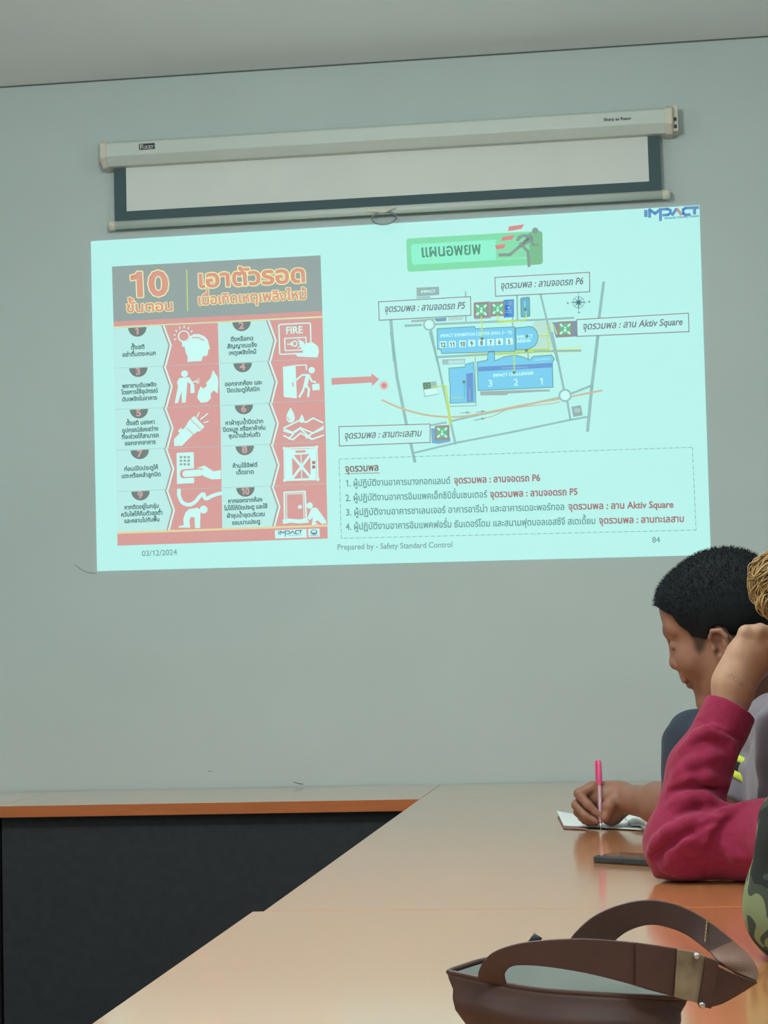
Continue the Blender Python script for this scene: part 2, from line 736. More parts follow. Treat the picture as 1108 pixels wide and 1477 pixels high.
# --- left: the ten-step poster
F = Flat()
F.poly([c3(97, 137), c3(1023, 87), c4(1055, 636), c4(121, 668)], (190, 236, 232), 1)
poster = F.build('infographic_poster', slide)
F = Flat()
F.poly([c3(97, 137), c3(1023, 87), c3(1031, 334), c3(104, 381)], GREY, 2)
F.poly([c3(104, 381), c3(1031, 334), c3(1032, 358), c3(105, 404)], RED, 2)
F.poly([c3(105, 403), c3(1032, 357), c3(1032, 364), c3(105, 410)], YEL, 2)
F.stroke([c3(429, 150), c3(433, 335)], 1.6, (196, 222, 120), 3)
F.build('header_band', poster)
TF = (218, 164, 152)
TO = (238, 240, 180)
for s, a, b, h, bold, ol in (('10', (170, 270), (350, 262), 152, 3.4, 6.2), ('ขั้นตอน', (160, 340), (372, 331), 62, 1.3, 3.2),
                             ('เอาตัวรอด', (476, 230), (962, 204), 104, 2.4, 5.0), ('เมื่อเกิดเหตุเพลิงไหม้', (478, 307), (964, 280), 62, 1.2, 3.0)):
    F = Flat()
    F.text(s, c3(*a), c3(*b), h / 3.0778, TF, 4, bold=bold, outline=(TO, ol))
    F.build('title_text', poster)

cells = {
    1: ['ตั้งสติ', 'อย่าตื่นตระหนก'], 2: ['ดึงหรือกด', 'สัญญาณแจ้ง', 'เหตุเพลิงไหม้'],
    3: ['พยายามดับเพลิง', 'โดยการใช้อุปกรณ์', 'ดับเพลิงในอาคาร'], 4: ['ออกจากห้อง และ', 'ปิดประตูให้สนิท'],
    5: ['ตั้งสติ มองหา', 'อุปกรณ์ส่องสว่าง', 'ที่จะช่วยให้สามารถ', 'ออกจากอาคาร'],
    6: ['หาผ้าชุบน้ำปิดปาก', 'ปิดจมูก หรือหาผ้าห่ม', 'ชุบน้ำแล้วห่มตัว'],
    7: ['ก่อนเปิดประตูให้', 'แตะหรือคลำลูกบิด'], 8: ['ห้ามใช้ลิฟต์', 'เด็ดขาด'],
    9: ['หากติดอยู่ในกลุ่ม', 'ควันไฟให้ก้มตัวลงต่ำ', 'และคลานไปกับพื้น'],
    10: ['หากออกจากห้อง', 'ไม่ได้ให้ปิดประตู และใช้', 'ผ้าชุบน้ำอุดบริเวณ', 'ขอบบานประตู']}
# text lines: centre x, baseline y, width in px of the photograph (first crop frame, second crop frame)
lines = {1: [c3(212, 503) + (62,), c3(218, 533) + (150,)], 2: [c3(675, 466) + (102,), c3(675, 496) + (134,), c3(677, 526) + (124,)],
         3: [c3(219, 672) + (152,), c3(220, 700) + (162,), c3(220, 731) + (156,)], 4: [c3(681, 663) + (166,), c3(681, 692) + (146,)],
         5: [c4(224, 130) + (128,), c4(223, 161) + (162,), c4(223, 190) + (166,), c4(223, 219) + (138,)],
         6: [c4(685, 128) + (170,), c4(685, 157) + (190,), c4(686, 186) + (142,)],
         7: [c4(227, 332) + (152,), c4(227, 363) + (176,)], 8: [c4(688, 320) + (112,), c4(688, 350) + (80,)],
         9: [c4(229, 503) + (154,), c4(230, 534) + (186,), c4(230, 563) + (158,)],
         10: [c4(689, 475) + (154,), c4(692, 506) + (192,), c4(692, 540) + (170,), c4(693, 572) + (126,)]}
# cell corners: left column x range and row tops, both as pixel functions of the tilted poster
rowtop_l = [c3(106, 410), c3(110, 588), c3(112, 771), c4(116, 244), c4(119, 427), c4(121, 612)]
rowtop_m = [c3(567, 384), c3(572, 567), c4(577, 46), c4(581, 227), c4(584, 411), c4(587, 596)]
rowtop_r = [c3(1032, 364), c3(1036, 545), c4(1042, 22), c4(1047, 207), c4(1050, 393), c4(1054, 578)]


def lerp(a, b, t):
    return tuple(a[i] + (b[i] - a[i]) * t for i in range(len(a)))


icons = {}


def icon1(F):
    C = c3
    head = [(425, 470), (428, 458), (445, 445), (462, 437), (485, 437), (508, 447), (522, 462), (526, 478), (532, 502), (524, 508), (522, 528), (515, 534), (500, 534), (495, 556), (432, 560), (434, 540), (425, 520), (420, 495)]
    F.poly([C(*p) for p in head], WHT, 4)
    F.stroke([C(455, 452), C(480, 452), C(505, 464)], 1.6, RED, 5)
    F.disc(C(416, 447), 9.2, RED, 5)
    F.disc(C(416, 447), 8.6, WHT, 6)
    F.disc(C(416, 446), 6.8, RED, 7)
    F.poly([C(406, 452), C(426, 450), C(423, 492), C(409, 493)], WHT, 6)
    for a in range(-200, 25, 28):
        u = (math.cos(math.radians(a)), math.sin(math.radians(a)))
        F.stroke([C(416 + u[0] * 36, 446 + u[1] * 36), C(416 + u[0] * 46, 446 + u[1] * 46)], 1.6, WHT, 6)


def icon2(F):
    C = c3
    F.stroke(rrect([C(838, 394), C(978, 387), C(982, 520), C(842, 527)], 3), 1.8, WHT, 4, closed=True)
    F.text('FIRE', C(869, 436), C(945, 432), 14.5, WHT, 5, bold=.5)
    F.stroke([C(864, 456), C(958, 451), C(960, 506), C(866, 510)], 1.6, WHT, 4, closed=True)
    F.stroke([C(874, 482), C(896, 481)], 1.6, WHT, 4)
    F.poly([C(890, 472), C(904, 480), C(891, 489)], WHT, 4)
    F.ringc(C(908, 479), 3.6, 1.6, WHT, 4)
    F.ringc(C(918, 479), 6.0, 1.2, WHT, 4, -80, 80)
    F.poly([C(926, 462), C(944, 468), C(958, 488), C(962, 476), C(990, 474), C(1012, 492), C(1016, 516), C(1010, 540), C(922, 537), C(912, 527), C(948, 520), C(930, 486)], WHT, 6)


def icon3(F):
    C = c3
    F.disc(C(419, 613), 4.8, WHT, 4)
    F.poly([C(396, 632), C(440, 628), C(458, 655), C(452, 664), C(432, 648), C(430, 672), C(424, 740), C(408, 742), C(406, 690), (C(390, 742)), C(376, 744), C(390, 670), C(386, 650)], WHT, 4)
    F.poly([C(446, 660), C(462, 658), C(464, 698), C(446, 699)], WHT, 4)
    F.stroke([C(452, 656), C(464, 646)], 1.6, WHT, 4)
    for p in ((484, 634), (488, 646), (484, 656)):
        F.stroke([C(466, 648), C(*p)], 1.0, WHT, 4)
    F.poly([C(546, 596), C(566, 628), C(569, 650), C(567, 700), C(548, 686), C(534, 704), C(536, 722), C(520, 738), C(492, 742), C(476, 720), C(480, 694), C(492, 668), C(500, 680), C(518, 668), C(516, 652), C(534, 634)], WHT, 4)


def icon4(F):
    C = c3
    F.poly([C(856, 582), C(912, 574), C(918, 722), C(860, 716)], WHT, 4)
    F.stroke([C(900, 650), C(901, 670)], 1.8, RED, 5)
    F.stroke([C(914, 576), C(960, 574), C(960, 596)], 1.5, WHT, 4)
    F.disc(C(984, 597), 4.6, WHT, 5)
    F.stroke([C(915, 640), C(942, 618), C(968, 618)], 2.4, WHT, 5, round_=True)
    F.stroke([C(966, 622), C(956, 665)], 5.6, WHT, 5, round_=True)
    F.stroke([C(972, 620), C(984, 646), C(1000, 650)], 2.4, WHT, 5, round_=True)
    F.stroke([C(954, 662), C(944, 690), C(930, 714)], 3.0, WHT, 5, round_=True)
    F.stroke([C(958, 662), C(972, 682), C(968, 712)], 3.0, WHT, 5, round_=True)
    F.poly([C(986, 660), C(1017, 656), C(1020, 684), C(988, 687)], WHT, 5)


def icon5(F):
    C = c4
    F.poly([C(372, 196), C(424, 140), C(462, 170), C(408, 224), C(374, 226)], WHT, 4)
    F.poly([C(434, 120), C(478, 160), C(462, 172), C(424, 140)], WHT, 4)
    F.poly([C(440, 112), C(462, 92), C(508, 140), C(490, 158), C(480, 162), C(434, 120)], WHT, 4)
    F.stroke([C(446, 106), C(492, 152)], 1.1, RED, 5)
    F.stroke([C(428, 146), C(458, 172)], 1.1, RED, 5)
    F.poly([C(390, 160), C(402, 146), C(412, 150), C(398, 168)], WHT, 5)
    for a, b in (((474, 98), (484, 76)), ((490, 108), (524, 80)), ((504, 122), (526, 116))):
        F.stroke([C(*a), C(*b)], 1.6, WHT, 4)


def icon6(F):
    C = c4
    for cx_, cy_, r in ((890, 88, 25), (940, 104, 14)):
        pts = [C(cx_ + r * 1.0 * math.sin(t) * (1 if True else 1) * (math.sin(t / 2) ** 1.1), cy_ - r * 1.35 * math.cos(t) + r * .2) for t in np.linspace(0.001, 2 * math.pi - .001, 26)]
        pts = [C(cx_ + r * math.sin(t) * math.sin(t / 2) ** 1.2, cy_ - 1.35 * r * math.cos(t)) for t in np.linspace(0, 2 * math.pi, 26)[:-1]]
        F.poly(pts, WHT, 4)
    F.stroke([C(876, 96), C(880, 106), C(888, 110)], 1.2, RED, 5)
    for pl in ([(860, 146), (930, 112), (960, 120), (990, 102), (1034, 122)], [(860, 158), (900, 170), (935, 146), (990, 168), (1036, 140)],
               [(860, 180), (900, 198), (935, 168), (985, 196), (1036, 178)], [(862, 150), (900, 166), (935, 144)], [(880, 196), (905, 170)], [(935, 150), (985, 196)], [(1034, 150), (985, 170), (960, 190)]):
        F.stroke([C(*p) for p in pl], 2.2, WHT, 4)


def icon7(F):
    C = c4
    F.poly([C(384, 256), C(460, 253), C(462, 390), C(386, 394)], WHT, 4)
    for i in range(3):
        for j in range(3):
            F.poly([C(398 + 17 * i, 270 + 16 * j), C(409 + 17 * i, 270 + 16 * j), C(409 + 17 * i, 280 + 16 * j), C(398 + 17 * i, 280 + 16 * j)], GREY, 5)
    F.poly(rrect([C(398, 330), C(500, 322), C(500, 364), C(400, 370)], 6), RED, 5)
    F.poly(rrect([C(410, 336), C(500, 328), C(500, 358), C(411, 364)], 4.5), WHT, 6)
    F.poly([C(465, 322), C(510, 310), C(552, 338), C(580, 332), C(581, 372), C(540, 374), C(500, 358), C(500, 326)], WHT, 5)
    F.stroke([C(470, 322), C(510, 311), (C(548, 340))], 1.0, RED, 7)


def icon8(F):
    C = c4
    q = [(862, 236), (1006, 230), (1012, 374), (864, 378)]
    F.stroke([C(*p) for p in q], 2.0, WHT, 4, closed=True)
    for p in q:
        F.disc(C(*p), 2.2, WHT, 5)
    F.poly([C(866, 240), C(896, 239), C(897, 374), C(868, 376)], WHT, 4)
    F.poly([C(978, 236), C(1002, 235), C(1006, 370), C(980, 372)], WHT, 4)
    F.poly([C(870, 242), C(1000, 236), C(1000, 258), C(870, 264)], WHT, 4)
    F.poly([C(912, 246), C(956, 244), C(956, 254), C(912, 256)], RED, 5)
    F.stroke([C(894, 264), C(980, 258), C(984, 370), C(896, 374)], 1.6, WHT, 4, closed=True)
    F.stroke([C(896, 266), C(982, 368)], 3.6, WHT, 5)
    F.stroke([C(980, 262), C(896, 372)], 3.6, WHT, 5)
    F.stroke([C(936, 262), C(940, 372)], 1.2, WHT, 5)
    for yy in (292, 312):
        F.poly([C(986, yy), C(1000, yy), C(1000, yy + 14), C(986, yy + 14)], TRED, 6)


def icon9(F):
    C = c4
    F.stroke([C(p[0], p[1]) for p in catmull2([(394, 422), (396, 450), (412, 478), (440, 486), (466, 474), (490, 446), (504, 440), (508, 454), (520, 458), (540, 448), (562, 440), (580, 436)])], 5.0, WHT, 4, round_=True)
    F.disc(C(504, 508), 5.6, WHT, 5)
    F.poly([C(424, 520), C(440, 506), C(478, 500), C(490, 512), C(488, 590), C(466, 590), C(464, 542), C(448, 540), C(440, 556), C(444, 588), C(392, 588), C(396, 580), C(416, 578), C(414, 548)], WHT, 5)


def icon10(F):
    C = c4
    F.stroke([C(864, 552), C(862, 432), C(954, 427), C(960, 548)], 2.2, WHT, 4)
    F.stroke([C(874, 552), C(872, 440), C(946, 436), C(950, 548)], 1.0, WHT, 4)
    F.disc(C(932, 496), 2.8, WHT, 4)
    F.stroke([C(922, 496), C(934, 496)], 1.4, WHT, 4)
    F.poly([C(854, 552), C(880, 548), C(930, 552), C(964, 544), C(972, 566), C(930, 570), C(890, 566), C(858, 572)], WHT, 5)
    F.disc(C(975, 490), 4.4, WHT, 6)
    F.poly([C(984, 500), C(1006, 500), C(1024, 524), C(1046, 556), C(1050, 568), C(1030, 572), C(1012, 556), C(998, 560), C(1010, 574), C(984, 576), C(990, 542), C(974, 556), C(966, 544)], WHT, 6)


def catmull2(p):
    return [(v.x, v.y) for v in catmull([Vector((a, b, 0)) for a, b in p], 5)]


ICONS = {1: icon1, 2: icon2, 3: icon3, 4: icon4, 5: icon5, 6: icon6, 7: icon7, 8: icon8, 9: icon9, 10: icon10}
for n in range(1, 11):
    r, colm = (n - 1) // 2, (n - 1) % 2
    L, R = (rowtop_l, rowtop_m) if colm == 0 else (rowtop_m, rowtop_r)
    tl, tr, bl, brr = L[r], R[r], L[r + 1], R[r + 1]
    tl = (tl[0] + (1.6 if colm else 0), tl[1])
    bl = (bl[0] + (1.6 if colm else 0), bl[1])
    F = Flat()
    ta, tb, tm = lerp(tl, tr, .46), lerp(bl, brr, .47), lerp(lerp(tl, tr, .525), lerp(bl, brr, .525), .5)
    F.poly([ta, tr, brr, tb, tm], RED, 2)
    # the white chevron line and its thin grey companion
    off = lambda p, d: (p[0] + d, p[1])
    F.stroke([off(ta, 2.6), off(tm, 2.8), off(tb, 2.6)], 2.4, WHT, 3)
    F.stroke([off(ta, 0), off(tm, .0), off(tb, 0)], 1.6, (170, 160, 160), 3)
    F.stroke([tl, tr], .7, (170, 205, 202), 4)
    # number badge
    bc = lerp(tl, tr, .224) if colm == 0 else lerp(tl, tr, .218)
    bc = (bc[0], bc[1] + 1.0)
    F.disc(bc, 13.2, BADGE, 4, -3, 177)
    w = 8 if n < 10 else 12
    F.text(str(n), (bc[0] - w / 2, bc[1] + 10.0), (bc[0] + w / 2, bc[1] + 9.6), 13.5, (206, 176, 174), 6, bold=1.1)
    for s, (cx_, by, wd) in zip(cells[n], lines[n]):
        wd /= 3.0778
        F.text(s, (cx_ - wd / 2, by + .03 * wd), (cx_ + wd / 2, by - .025 * wd), 8.6, (98, 130, 130), 5, bold=.5)
    ICONS[n](F)
    F.build('step_panel', poster)
F = Flat()
F.poly([c4(121, 607), c4(1054, 574), c4(1054, 584), c4(121, 617)], (226, 214, 168), 4)
F.poly([c4(121, 616), c4(1054, 583), c4(1055, 636), c4(122, 668)], RED, 4)
F.build('footer_band', poster)


def impact_logo(F, x0, x1, yb, yt, slope, c, cw, layer, wdt=2.2):
    """the lettered logo: I M P A C T drawn as strokes, left x0 to right x1, baseline yb, top yt"""
    W = x1 - x0
    H = yb - yt

    def P(u, v):
        return (x0 + W * u, yb - H * v + slope * W * u)
    w = wdt
    F.stroke([P(.02, 0), P(.02, 1)], w * 1.2, c, layer)
    F.stroke([P(.09, 0), P(.09, 1), P(.19, .42), P(.29, 1), P(.29, -.55)], w, c, layer)
    F.stroke([P(.33, .98), P(.42, .98), P(.475, .78), P(.475, .4), P(.43, .14), P(.34, .14)], w * .9, c, layer)
    F.stroke([P(.50, 0), P(.59, 1)], w, c, layer)
    F.stroke([P(.59, 1), P(.68, 0)], w, cw, layer)
    F.stroke([P(.83, .98), P(.75, .98), P(.71, .78), P(.71, .24), P(.75, .02), P(.83, .02)], w * .95, c, layer)
    F.stroke([P(.84, .98), P(1.0, .98)], w, c, layer)
    F.stroke([P(.92, .98), P(.92, 0)], w * 1.1, c, layer)


F = Flat()
F.poly([c4(820, 600), c4(960, 594), c4(962, 632), c4(822, 636)], WHT, 6)
impact_logo(F, c4(836, 0)[0], c4(942, 0)[0], c4(0, 619)[1], c4(0, 604)[1], -.035, (84, 140, 170), (84, 140, 170), 7, 1.5)
F.stroke([c4(880, 624), c4(944, 621)], .5, (110, 160, 175), 7)
F.build('footer_logo', poster)
F = Flat()
F.poly([c4(968, 594), c4(1018, 592), c4(1020, 628), c4(970, 630)], WHT, 6)
F.disc(c4(994, 608), 5.0, (92, 140, 165), 7, ry=3.9)
F.disc(c4(994, 606), 3.2, WHT, 8, 180, 360, ry=2.2)
F.stroke([c4(984, 609), c4(1004, 608)], 1.0, WHT, 8)
F.stroke([c4(976, 624), c4(1012, 622)], .8, (120, 165, 175), 7)
F.build('footer_emblem', poster)

# --- banner
c5 = lambda x, y: (480 + x / 3.6933, 290 + y / 3.6933)
F = Flat()
F.poly(rrect([c5(391, 200), c5(1117, 158), c5(1120, 336), c5(398, 378)], 5), (134, 222, 174), 1)
F.poly(rrect([c5(416, 230), c5(1050, 195), c5(1050, 304), c5(422, 340)], 5), (148, 243, 210), 2)
F.poly(rrect([c5(1040, 168), c5(1117, 158), c5(1120, 336), c5(1040, 342)], 5), (128, 190, 148), 2)
F.poly([c5(870, 204), c5(1044, 194), c5(1044, 300), c5(870, 312)], (140, 222, 176), 3)
banner = F.build('title_banner', slide)
F = Flat()
F.text('แผนอพยพ', c5(470, 299), c5(792, 281), 24.5, (112, 158, 140), 4, bold=.9)
F.build('title_text', banner)
F = Flat()
RUN = (140, 160, 153)
F.disc(c5(1079, 158), 4.6, RUN, 5)
F.poly([c5(984, 188), c5(1010, 176), c5(1054, 176), c5(1068, 190), c5(1062, 212), c5(1020, 240), c5(1000, 240), c5(1036, 196), c5(1012, 192), c5(986, 216), c5(976, 210)], RUN, 5)
F.stroke([c5(1060, 190), c5(1066, 232), c5(1096, 234)], 3.2, RUN, 5)
F.stroke([c5(1040, 200), c5(1000, 238), c5(944, 286), c5(888, 287)], 4.4, RUN, 5)
F.stroke([c5(1000, 226), c5(1040, 270), c5(1046, 346)], 4.2, RUN, 5)
for q in ([(938, 136), (1020, 124), (1006, 148), (934, 160)], [(908, 190), (972, 180), (956, 204), (896, 212)], [(864, 236), (922, 230), (912, 252), (872, 258)]):
    F.poly([c5(*p) for p in q], (222, 140, 142), 5)
F.build('running_figure', banner)

# --- logo top right
c6 = lambda x, y: (720 + x / 3.4625, 290 + y / 3.4625)
F = Flat()
LB = (92, 150, 200)
impact_logo(F, c6(728, 0)[0], c6(998, 0)[0], c6(0, 80)[1], c6(0, 45)[1], -.052, LB, (190, 160, 150), 2, 4.2)
F.text('MUANG THONG THANI', c6(826, 91), c6(998, 79), 4.0, (105, 150, 180), 2, bold=.3)
F.build('corner_logo', slide)

# --- the site map
c7 = lambda x, y: (470 + x / 3.6933, 480 + y / 3.6933)
c8 = lambda x, y: (740 + x / 3.6933, 480 + y / 3.6933)
F = Flat()
LL = 1
F.poly([c5(1080, 640), c6(262, 600), c6(272, 744), c5(960, 800)], (188, 226, 214), 0.5)
F.poly([(672, 507), (840, 500), (838, 508), (672, 516)], (200, 240, 190), 0.5)
for pl, w in (([c7(350, 0), c7(380, 240), c7(430, 490), c7(474, 684)], 4.4), ([c5(310, 636), c5(328, 849)], 4.4),
              ([c5(524, 690), c5(556, 849)], 3.2), ([c7(556, 0), c7(600, 170), c7(650, 400), c7(690, 590)], 3.2),
              ([c5(388, 664), c5(470, 660)], 3.2), ([c5(545, 656), c5(1108, 632), c6(372, 583)], 3.0),
              ([c5(556, 832), c5(1108, 800), c6(406, 747)], 3.2), ([c6(90, 474), c6(92, 600)], 2.4), ([c6(208, 470), c6(240, 600), c6(290, 796)], 2.8),
              ([c8(210, 0), c8(230, 100), c8(272, 304)], 3.2), ([c6(522, 408), c6(500, 582)], 4.2), ([c6(494, 676), c6(480, 796)], 4.2),
              ([c8(452, 22), c8(420, 290), c8(398, 520)], 4.6), ([c8(316, 322), c8(412, 284)], 3.2), ([c8(290, 366), c8(306, 462)], 3.0),
              ([c8(396, 448), c8(306, 464), c8(0, 528), c7(700, 585), c7(470, 640)], 2.8), ([c7(552, 494), c7(640, 478)], 2.6),
              ([c5(708, 484), c5(710, 640)], 2.2), ([c5(958, 612), c5(960, 670)], 2.0), ([c8(80, 100), c8(82, 140)], 2.4), ([c7(796, 130), c7(800, 388), c7(660, 392)], 1.4)):
    F.stroke(pl, w, ROAD, 1, round_=True)
F.stroke([c7(660, 472), c7(800, 440), c8(0, 400), c8(250, 345)], 3.0, ROAD, 1)
sky = catmull2([c7(300, 358), c7(380, 394), c7(480, 426), c7(580, 444), c7(690, 448), c7(800, 436), c7(940, 408), c8(80, 380), c8(250, 352), c8(380, 326), c8(474, 307)])
F.stroke(sky, 2.6, (205, 190, 160), 1.5)
F.stroke(catmull2([c7(800, 466), c7(900, 440), c7(960, 412), c8(60, 394), c8(200, 378), c8(250, 368)]), 1.2, (195, 185, 165), 1.4)
F.disc(c5(514, 658), 8.8, ROAD, 2)
F.disc(c5(514, 658), 6.4, WHT, 3)
F.disc(c8(278, 334), 9.6, ROAD, 2)
F.disc(c8(278, 334), 6.8, WHT, 3)
F.poly([c8(312, 394), c8(362, 386), c8(372, 440), c8(322, 448)], (150, 178, 178), 1)
F.poly([c8(326, 404), c8(356, 400), c8(360, 422), c8(330, 426)], (172, 200, 200), 2)
for a, b in (((715, 428), (770, 424)), ((800, 424), (850, 418)), ((790, 466), (850, 456))):
    F.stroke([c7(*a), c7(*b)], .9, (130, 160, 160), 2)
    F.poly([c7(b[0] - 20, b[1] - 6), c7(b[0] - 4, b[1]), c7(b[0] - 20, b[1] + 8)], (130, 160, 160), 2)
F.poly([c5(446, 462), c5(566, 456), c5(568, 500), c5(448, 508)], (154, 180, 180), 1)
F.text('IMPACT', c5(470, 490), c5(548, 486), 5.4, WHT, 2, bold=.4)
F.poly([c5(446, 510), c5(520, 506), c5(520, 516), c5(448, 520)], (150, 200, 205), 1)
F.poly([c5(420, 634), c5(540, 626), c5(536, 640), c5(416, 646)], (160, 185, 185), 1)
F.poly([c5(540, 626), c5(606, 620), c5(604, 640), c5(552, 642)], (120, 160, 185), 1)
F.poly([c5(616, 620), c5(696, 616), c5(694, 634), c5(616, 638)], (180, 215, 212), 1)
F.poly([c7(822, 312), c7(1108, 304), c7(1106, 316), c7(970, 324), c7(968, 332), c7(824, 334)], (160, 180, 182), 1)
F.poly([c8(0, 306), c8(196, 302), c8(196, 312), c8(0, 320)], (160, 180, 182), 1)
F.poly([c7(620, 142), c7(742, 138), c7(742, 166), c7(622, 170)], (160, 195, 198), 1)
F.poly([c7(652, 148), c7(736, 145), c7(736, 162), c7(654, 166)], (188, 225, 224), 2)
sitemap = F.build('site_map', slide)

F = Flat()
EDG = (104, 150, 140)
hall = [c5(556, 680), c5(756, 668), c5(760, 680), c5(970, 670), c5(972, 800), c5(580, 812), c5(576, 792), c5(558, 790)]
F.poly(hall, BLU, 2)
F.stroke(hall, 1.0, EDG, 3, closed=True)
F.text('IMPACT EXHIBITION CENTER (HALL 5 - 12)', c5(574, 726), c5(956, 706), 6.2, WHT, 4, bold=.3)
for s, x, y in (('12', 588, 765), ('11', 638, 763), ('10', 692, 761), ('9', 741, 758), ('8', 794, 755), ('7', 842, 753), ('6', 889, 750), ('5', 941, 748)):
    F.poly([c5(x - 19, y - 17), c5(x + 18, y - 19), c5(x + 19, y + 16), c5(x - 18, y + 18)], WHT, 4)
    w = 13 if len(s) == 1 else 29
    F.text(s, c5(x - w / 2, y + 13), c5(x + w / 2, y + 12), 9.2, (84, 118, 120), 5, bold=.5)
F.build('exhibition_hall', sitemap)
F = Flat()
ar = [c5(974, 676), c5(1050, 668)] + [c5(1050 + 44 * math.sin(t), 725 - 57 * math.cos(t)) for t in np.linspace(.3, 2.84, 9)] + [c5(1040, 790), c5(976, 792)]
F.poly(ar, BLU, 2)
F.stroke(ar, 1.0, EDG, 3, closed=True)
F.text('IMPACT', c5(982, 734), c5(1068, 727), 6.8, WHT, 4, bold=.4)
F.text('ARENA', c5(982, 756), c5(1056, 750), 6.8, WHT, 4, bold=.4)
F.poly([c5(976, 792), c5(1066, 786), c5(1066, 804), c5(976, 808)], (170, 220, 170), 2)
F.build('arena', sitemap)
F = Flat()
ch = [c7(806, 156), c7(860, 146), c7(866, 100), c7(898, 98), c7(900, 150), c7(950, 128), c7(1008, 118), c7(1060, 132), c8(90, 146), c8(106, 126), c8(206, 118), c8(220, 140), c8(210, 158), c8(214, 290), c7(812, 308)]
F.poly(ch, BLU, 2)
F.stroke(ch, 1.0, EDG, 3, closed=True)
F.poly([c7(812, 182), c8(212, 160), c8(213, 184), c7(812, 206)], DBLU, 3)
F.stroke([c7(936, 188), c7(1074, 182)], 1.2, (150, 190, 215), 4)
F.text('IMPACT CHALLENGER', c7(892, 236), c8(112, 222), 6.4, WHT, 4, bold=.35)
for s, a in (('3', c7(864, 288)), ('2', c7(1000, 282)), ('1', c8(140, 276))):
    F.text(s, a, (a[0] + 7.4, a[1] - .3), 14, WHT, 4, bold=.3)
F.stroke([c7(948, 216), c7(950, 300)], .6, (130, 205, 235), 4)
F.stroke([c8(76, 212), c8(80, 296)], .6, (130, 205, 235), 4)
F.text('HALL PARKING', c8(116, 150), c8(198, 142), 3.6, WHT, 4)
F.build('challenger_hall', sitemap)
F = Flat()
fo = [c7(656, 188), c7(742, 182), c7(744, 168), c7(788, 156), c7(798, 370), c7(662, 376), c7(662, 268), c7(658, 258)]
F.poly(fo, BLU, 2)
F.stroke(fo, .9, EDG, 3, closed=True)
F.poly([c7(748, 218), c7(784, 214), c7(788, 366), c7(752, 368)], DBLU, 3)
F.stroke([c7(766, 296), c7(768, 360)], 1.6, (150, 180, 220), 4)
for yy in (210, 240, 268, 300, 330):
    F.stroke([c7(672, yy), c7(730, yy - 3)], 1.2, (140, 210, 235), 4)
F.dash(c7(664, 348), c7(736, 344), 1.6, 1.4, 1.8, (196, 226, 120), 5)
F.dash(c7(738, 262), c7(740, 344), 1.6, 1.4, 1.6, (90, 170, 160), 5)
F.build('forum_building', sitemap)
F = Flat()
F.poly(rrect([c6(20, 494), c6(72, 490), c6(74, 576), c6(22, 580)], 2), DBLU, 2)
for yy in (505, 515, 548, 558):
    F.stroke([c6(30, yy), c6(64, yy - 2)], 1.0, (150, 195, 225), 3)
F.disc(c6(48, 533), 1.4, (190, 225, 240), 3)
F.build('parking_block', sitemap)
F = Flat()
F.poly(rrect([c6(108, 484), c6(152, 480), c6(154, 576), c6(110, 580)], 2.5), (90, 180, 205), 2)
F.stroke(rrect([c6(108, 484), c6(152, 480), c6(154, 576), c6(110, 580)], 2.5), 1.0, EDG, 3, closed=True)
F.stroke([c6(128, 500), c6(129, 530)], 1.6, (150, 220, 235), 4)
F.disc(c6(131, 540), 2.2, (70, 150, 130), 4)
F.stroke([c6(128, 555), c6(140, 554)], 1.4, (150, 220, 235), 4)
F.build('parking_block', sitemap)


def assembly(cx_, cy_, s, rim):
    F = Flat()
    q = [(cx_ - s, cy_ - s * .95), (cx_ + s, cy_ - s * 1.05), (cx_ + s, cy_ + s * .95), (cx_ - s, cy_ + s * 1.05)]
    k = 1.38
    F.poly(rrect([(cx_ + (p[0] - cx_) * k, cy_ + (p[1] - cy_) * k) for p in q], 1.5), rim, 3)
    F.poly(q, GRN, 4)
    for dx, dy in ((-1, -1), (1, -1), (1, 1), (-1, 1)):
        F.stroke([(cx_ + dx * s * .9, cy_ + dy * s * .9), (cx_ + dx * s * .45, cy_ + dy * s * .45)], s * .34, WHT, 5)
    F.disc((cx_, cy_ - s * .28), s * .18, WHT, 5)
    F.poly([(cx_ - s * .26, cy_), (cx_ + s * .26, cy_), (cx_ + s * .2, cy_ + s * .5), (cx_ - s * .2, cy_ + s * .5)], WHT, 5)
    F.build('assembly_sign', sitemap)


MR = (160, 142, 142)
F = Flat()
F.poly([c5(910, 530), c5(966, 522), c5(966, 618), c5(912, 622)], DBLU, 2)
F.build('parking_plot', sitemap)
F = Flat()
F.poly([c5(754, 540), c5(842, 534), c5(844, 624), c5(756, 630)], (150, 170, 185), 2)
F.build('parking_plot', sitemap)
F = Flat()
F.poly([c7(560, 510), c7(600, 506), c7(664, 560), c7(664, 580), c7(600, 592), c7(566, 588)], (120, 175, 210), 2)
F.build('parking_plot', sitemap)
F = Flat()
F.poly([c6(264, 606), c6(390, 598), c6(390, 676), c6(284, 682)], (128, 150, 175), 2)
F.build('parking_plot', sitemap)
F = Flat()
F.poly([c7(514, 266), c7(588, 258), c7(602, 328), c7(526, 342)], (160, 192, 190), 2)
F.poly([c7(524, 304), c7(594, 294), c7(599, 324), c7(530, 336)], WHT, 3)
F.build('parking_plot', sitemap)
assembly(*c5(792, 580), 8.0, MR)
assembly(*c5(879, 575), 7.6, MR)
assembly(*c6(330, 639), 8.0, MR)
assembly(*c7(620, 532), 7.6, MR)
F = Flat()
q = [c7(518, 268), c7(556, 263), c7(560, 294), c7(522, 300)]
F.poly(rrect(q, 1.5), (70, 120, 70), 3)
F.poly([c7(526, 274), c7(550, 270), c7(553, 288), c7(529, 293)], (120, 190, 120), 4)
F.disc(c7(539, 281), 2.0, (60, 110, 60), 5)
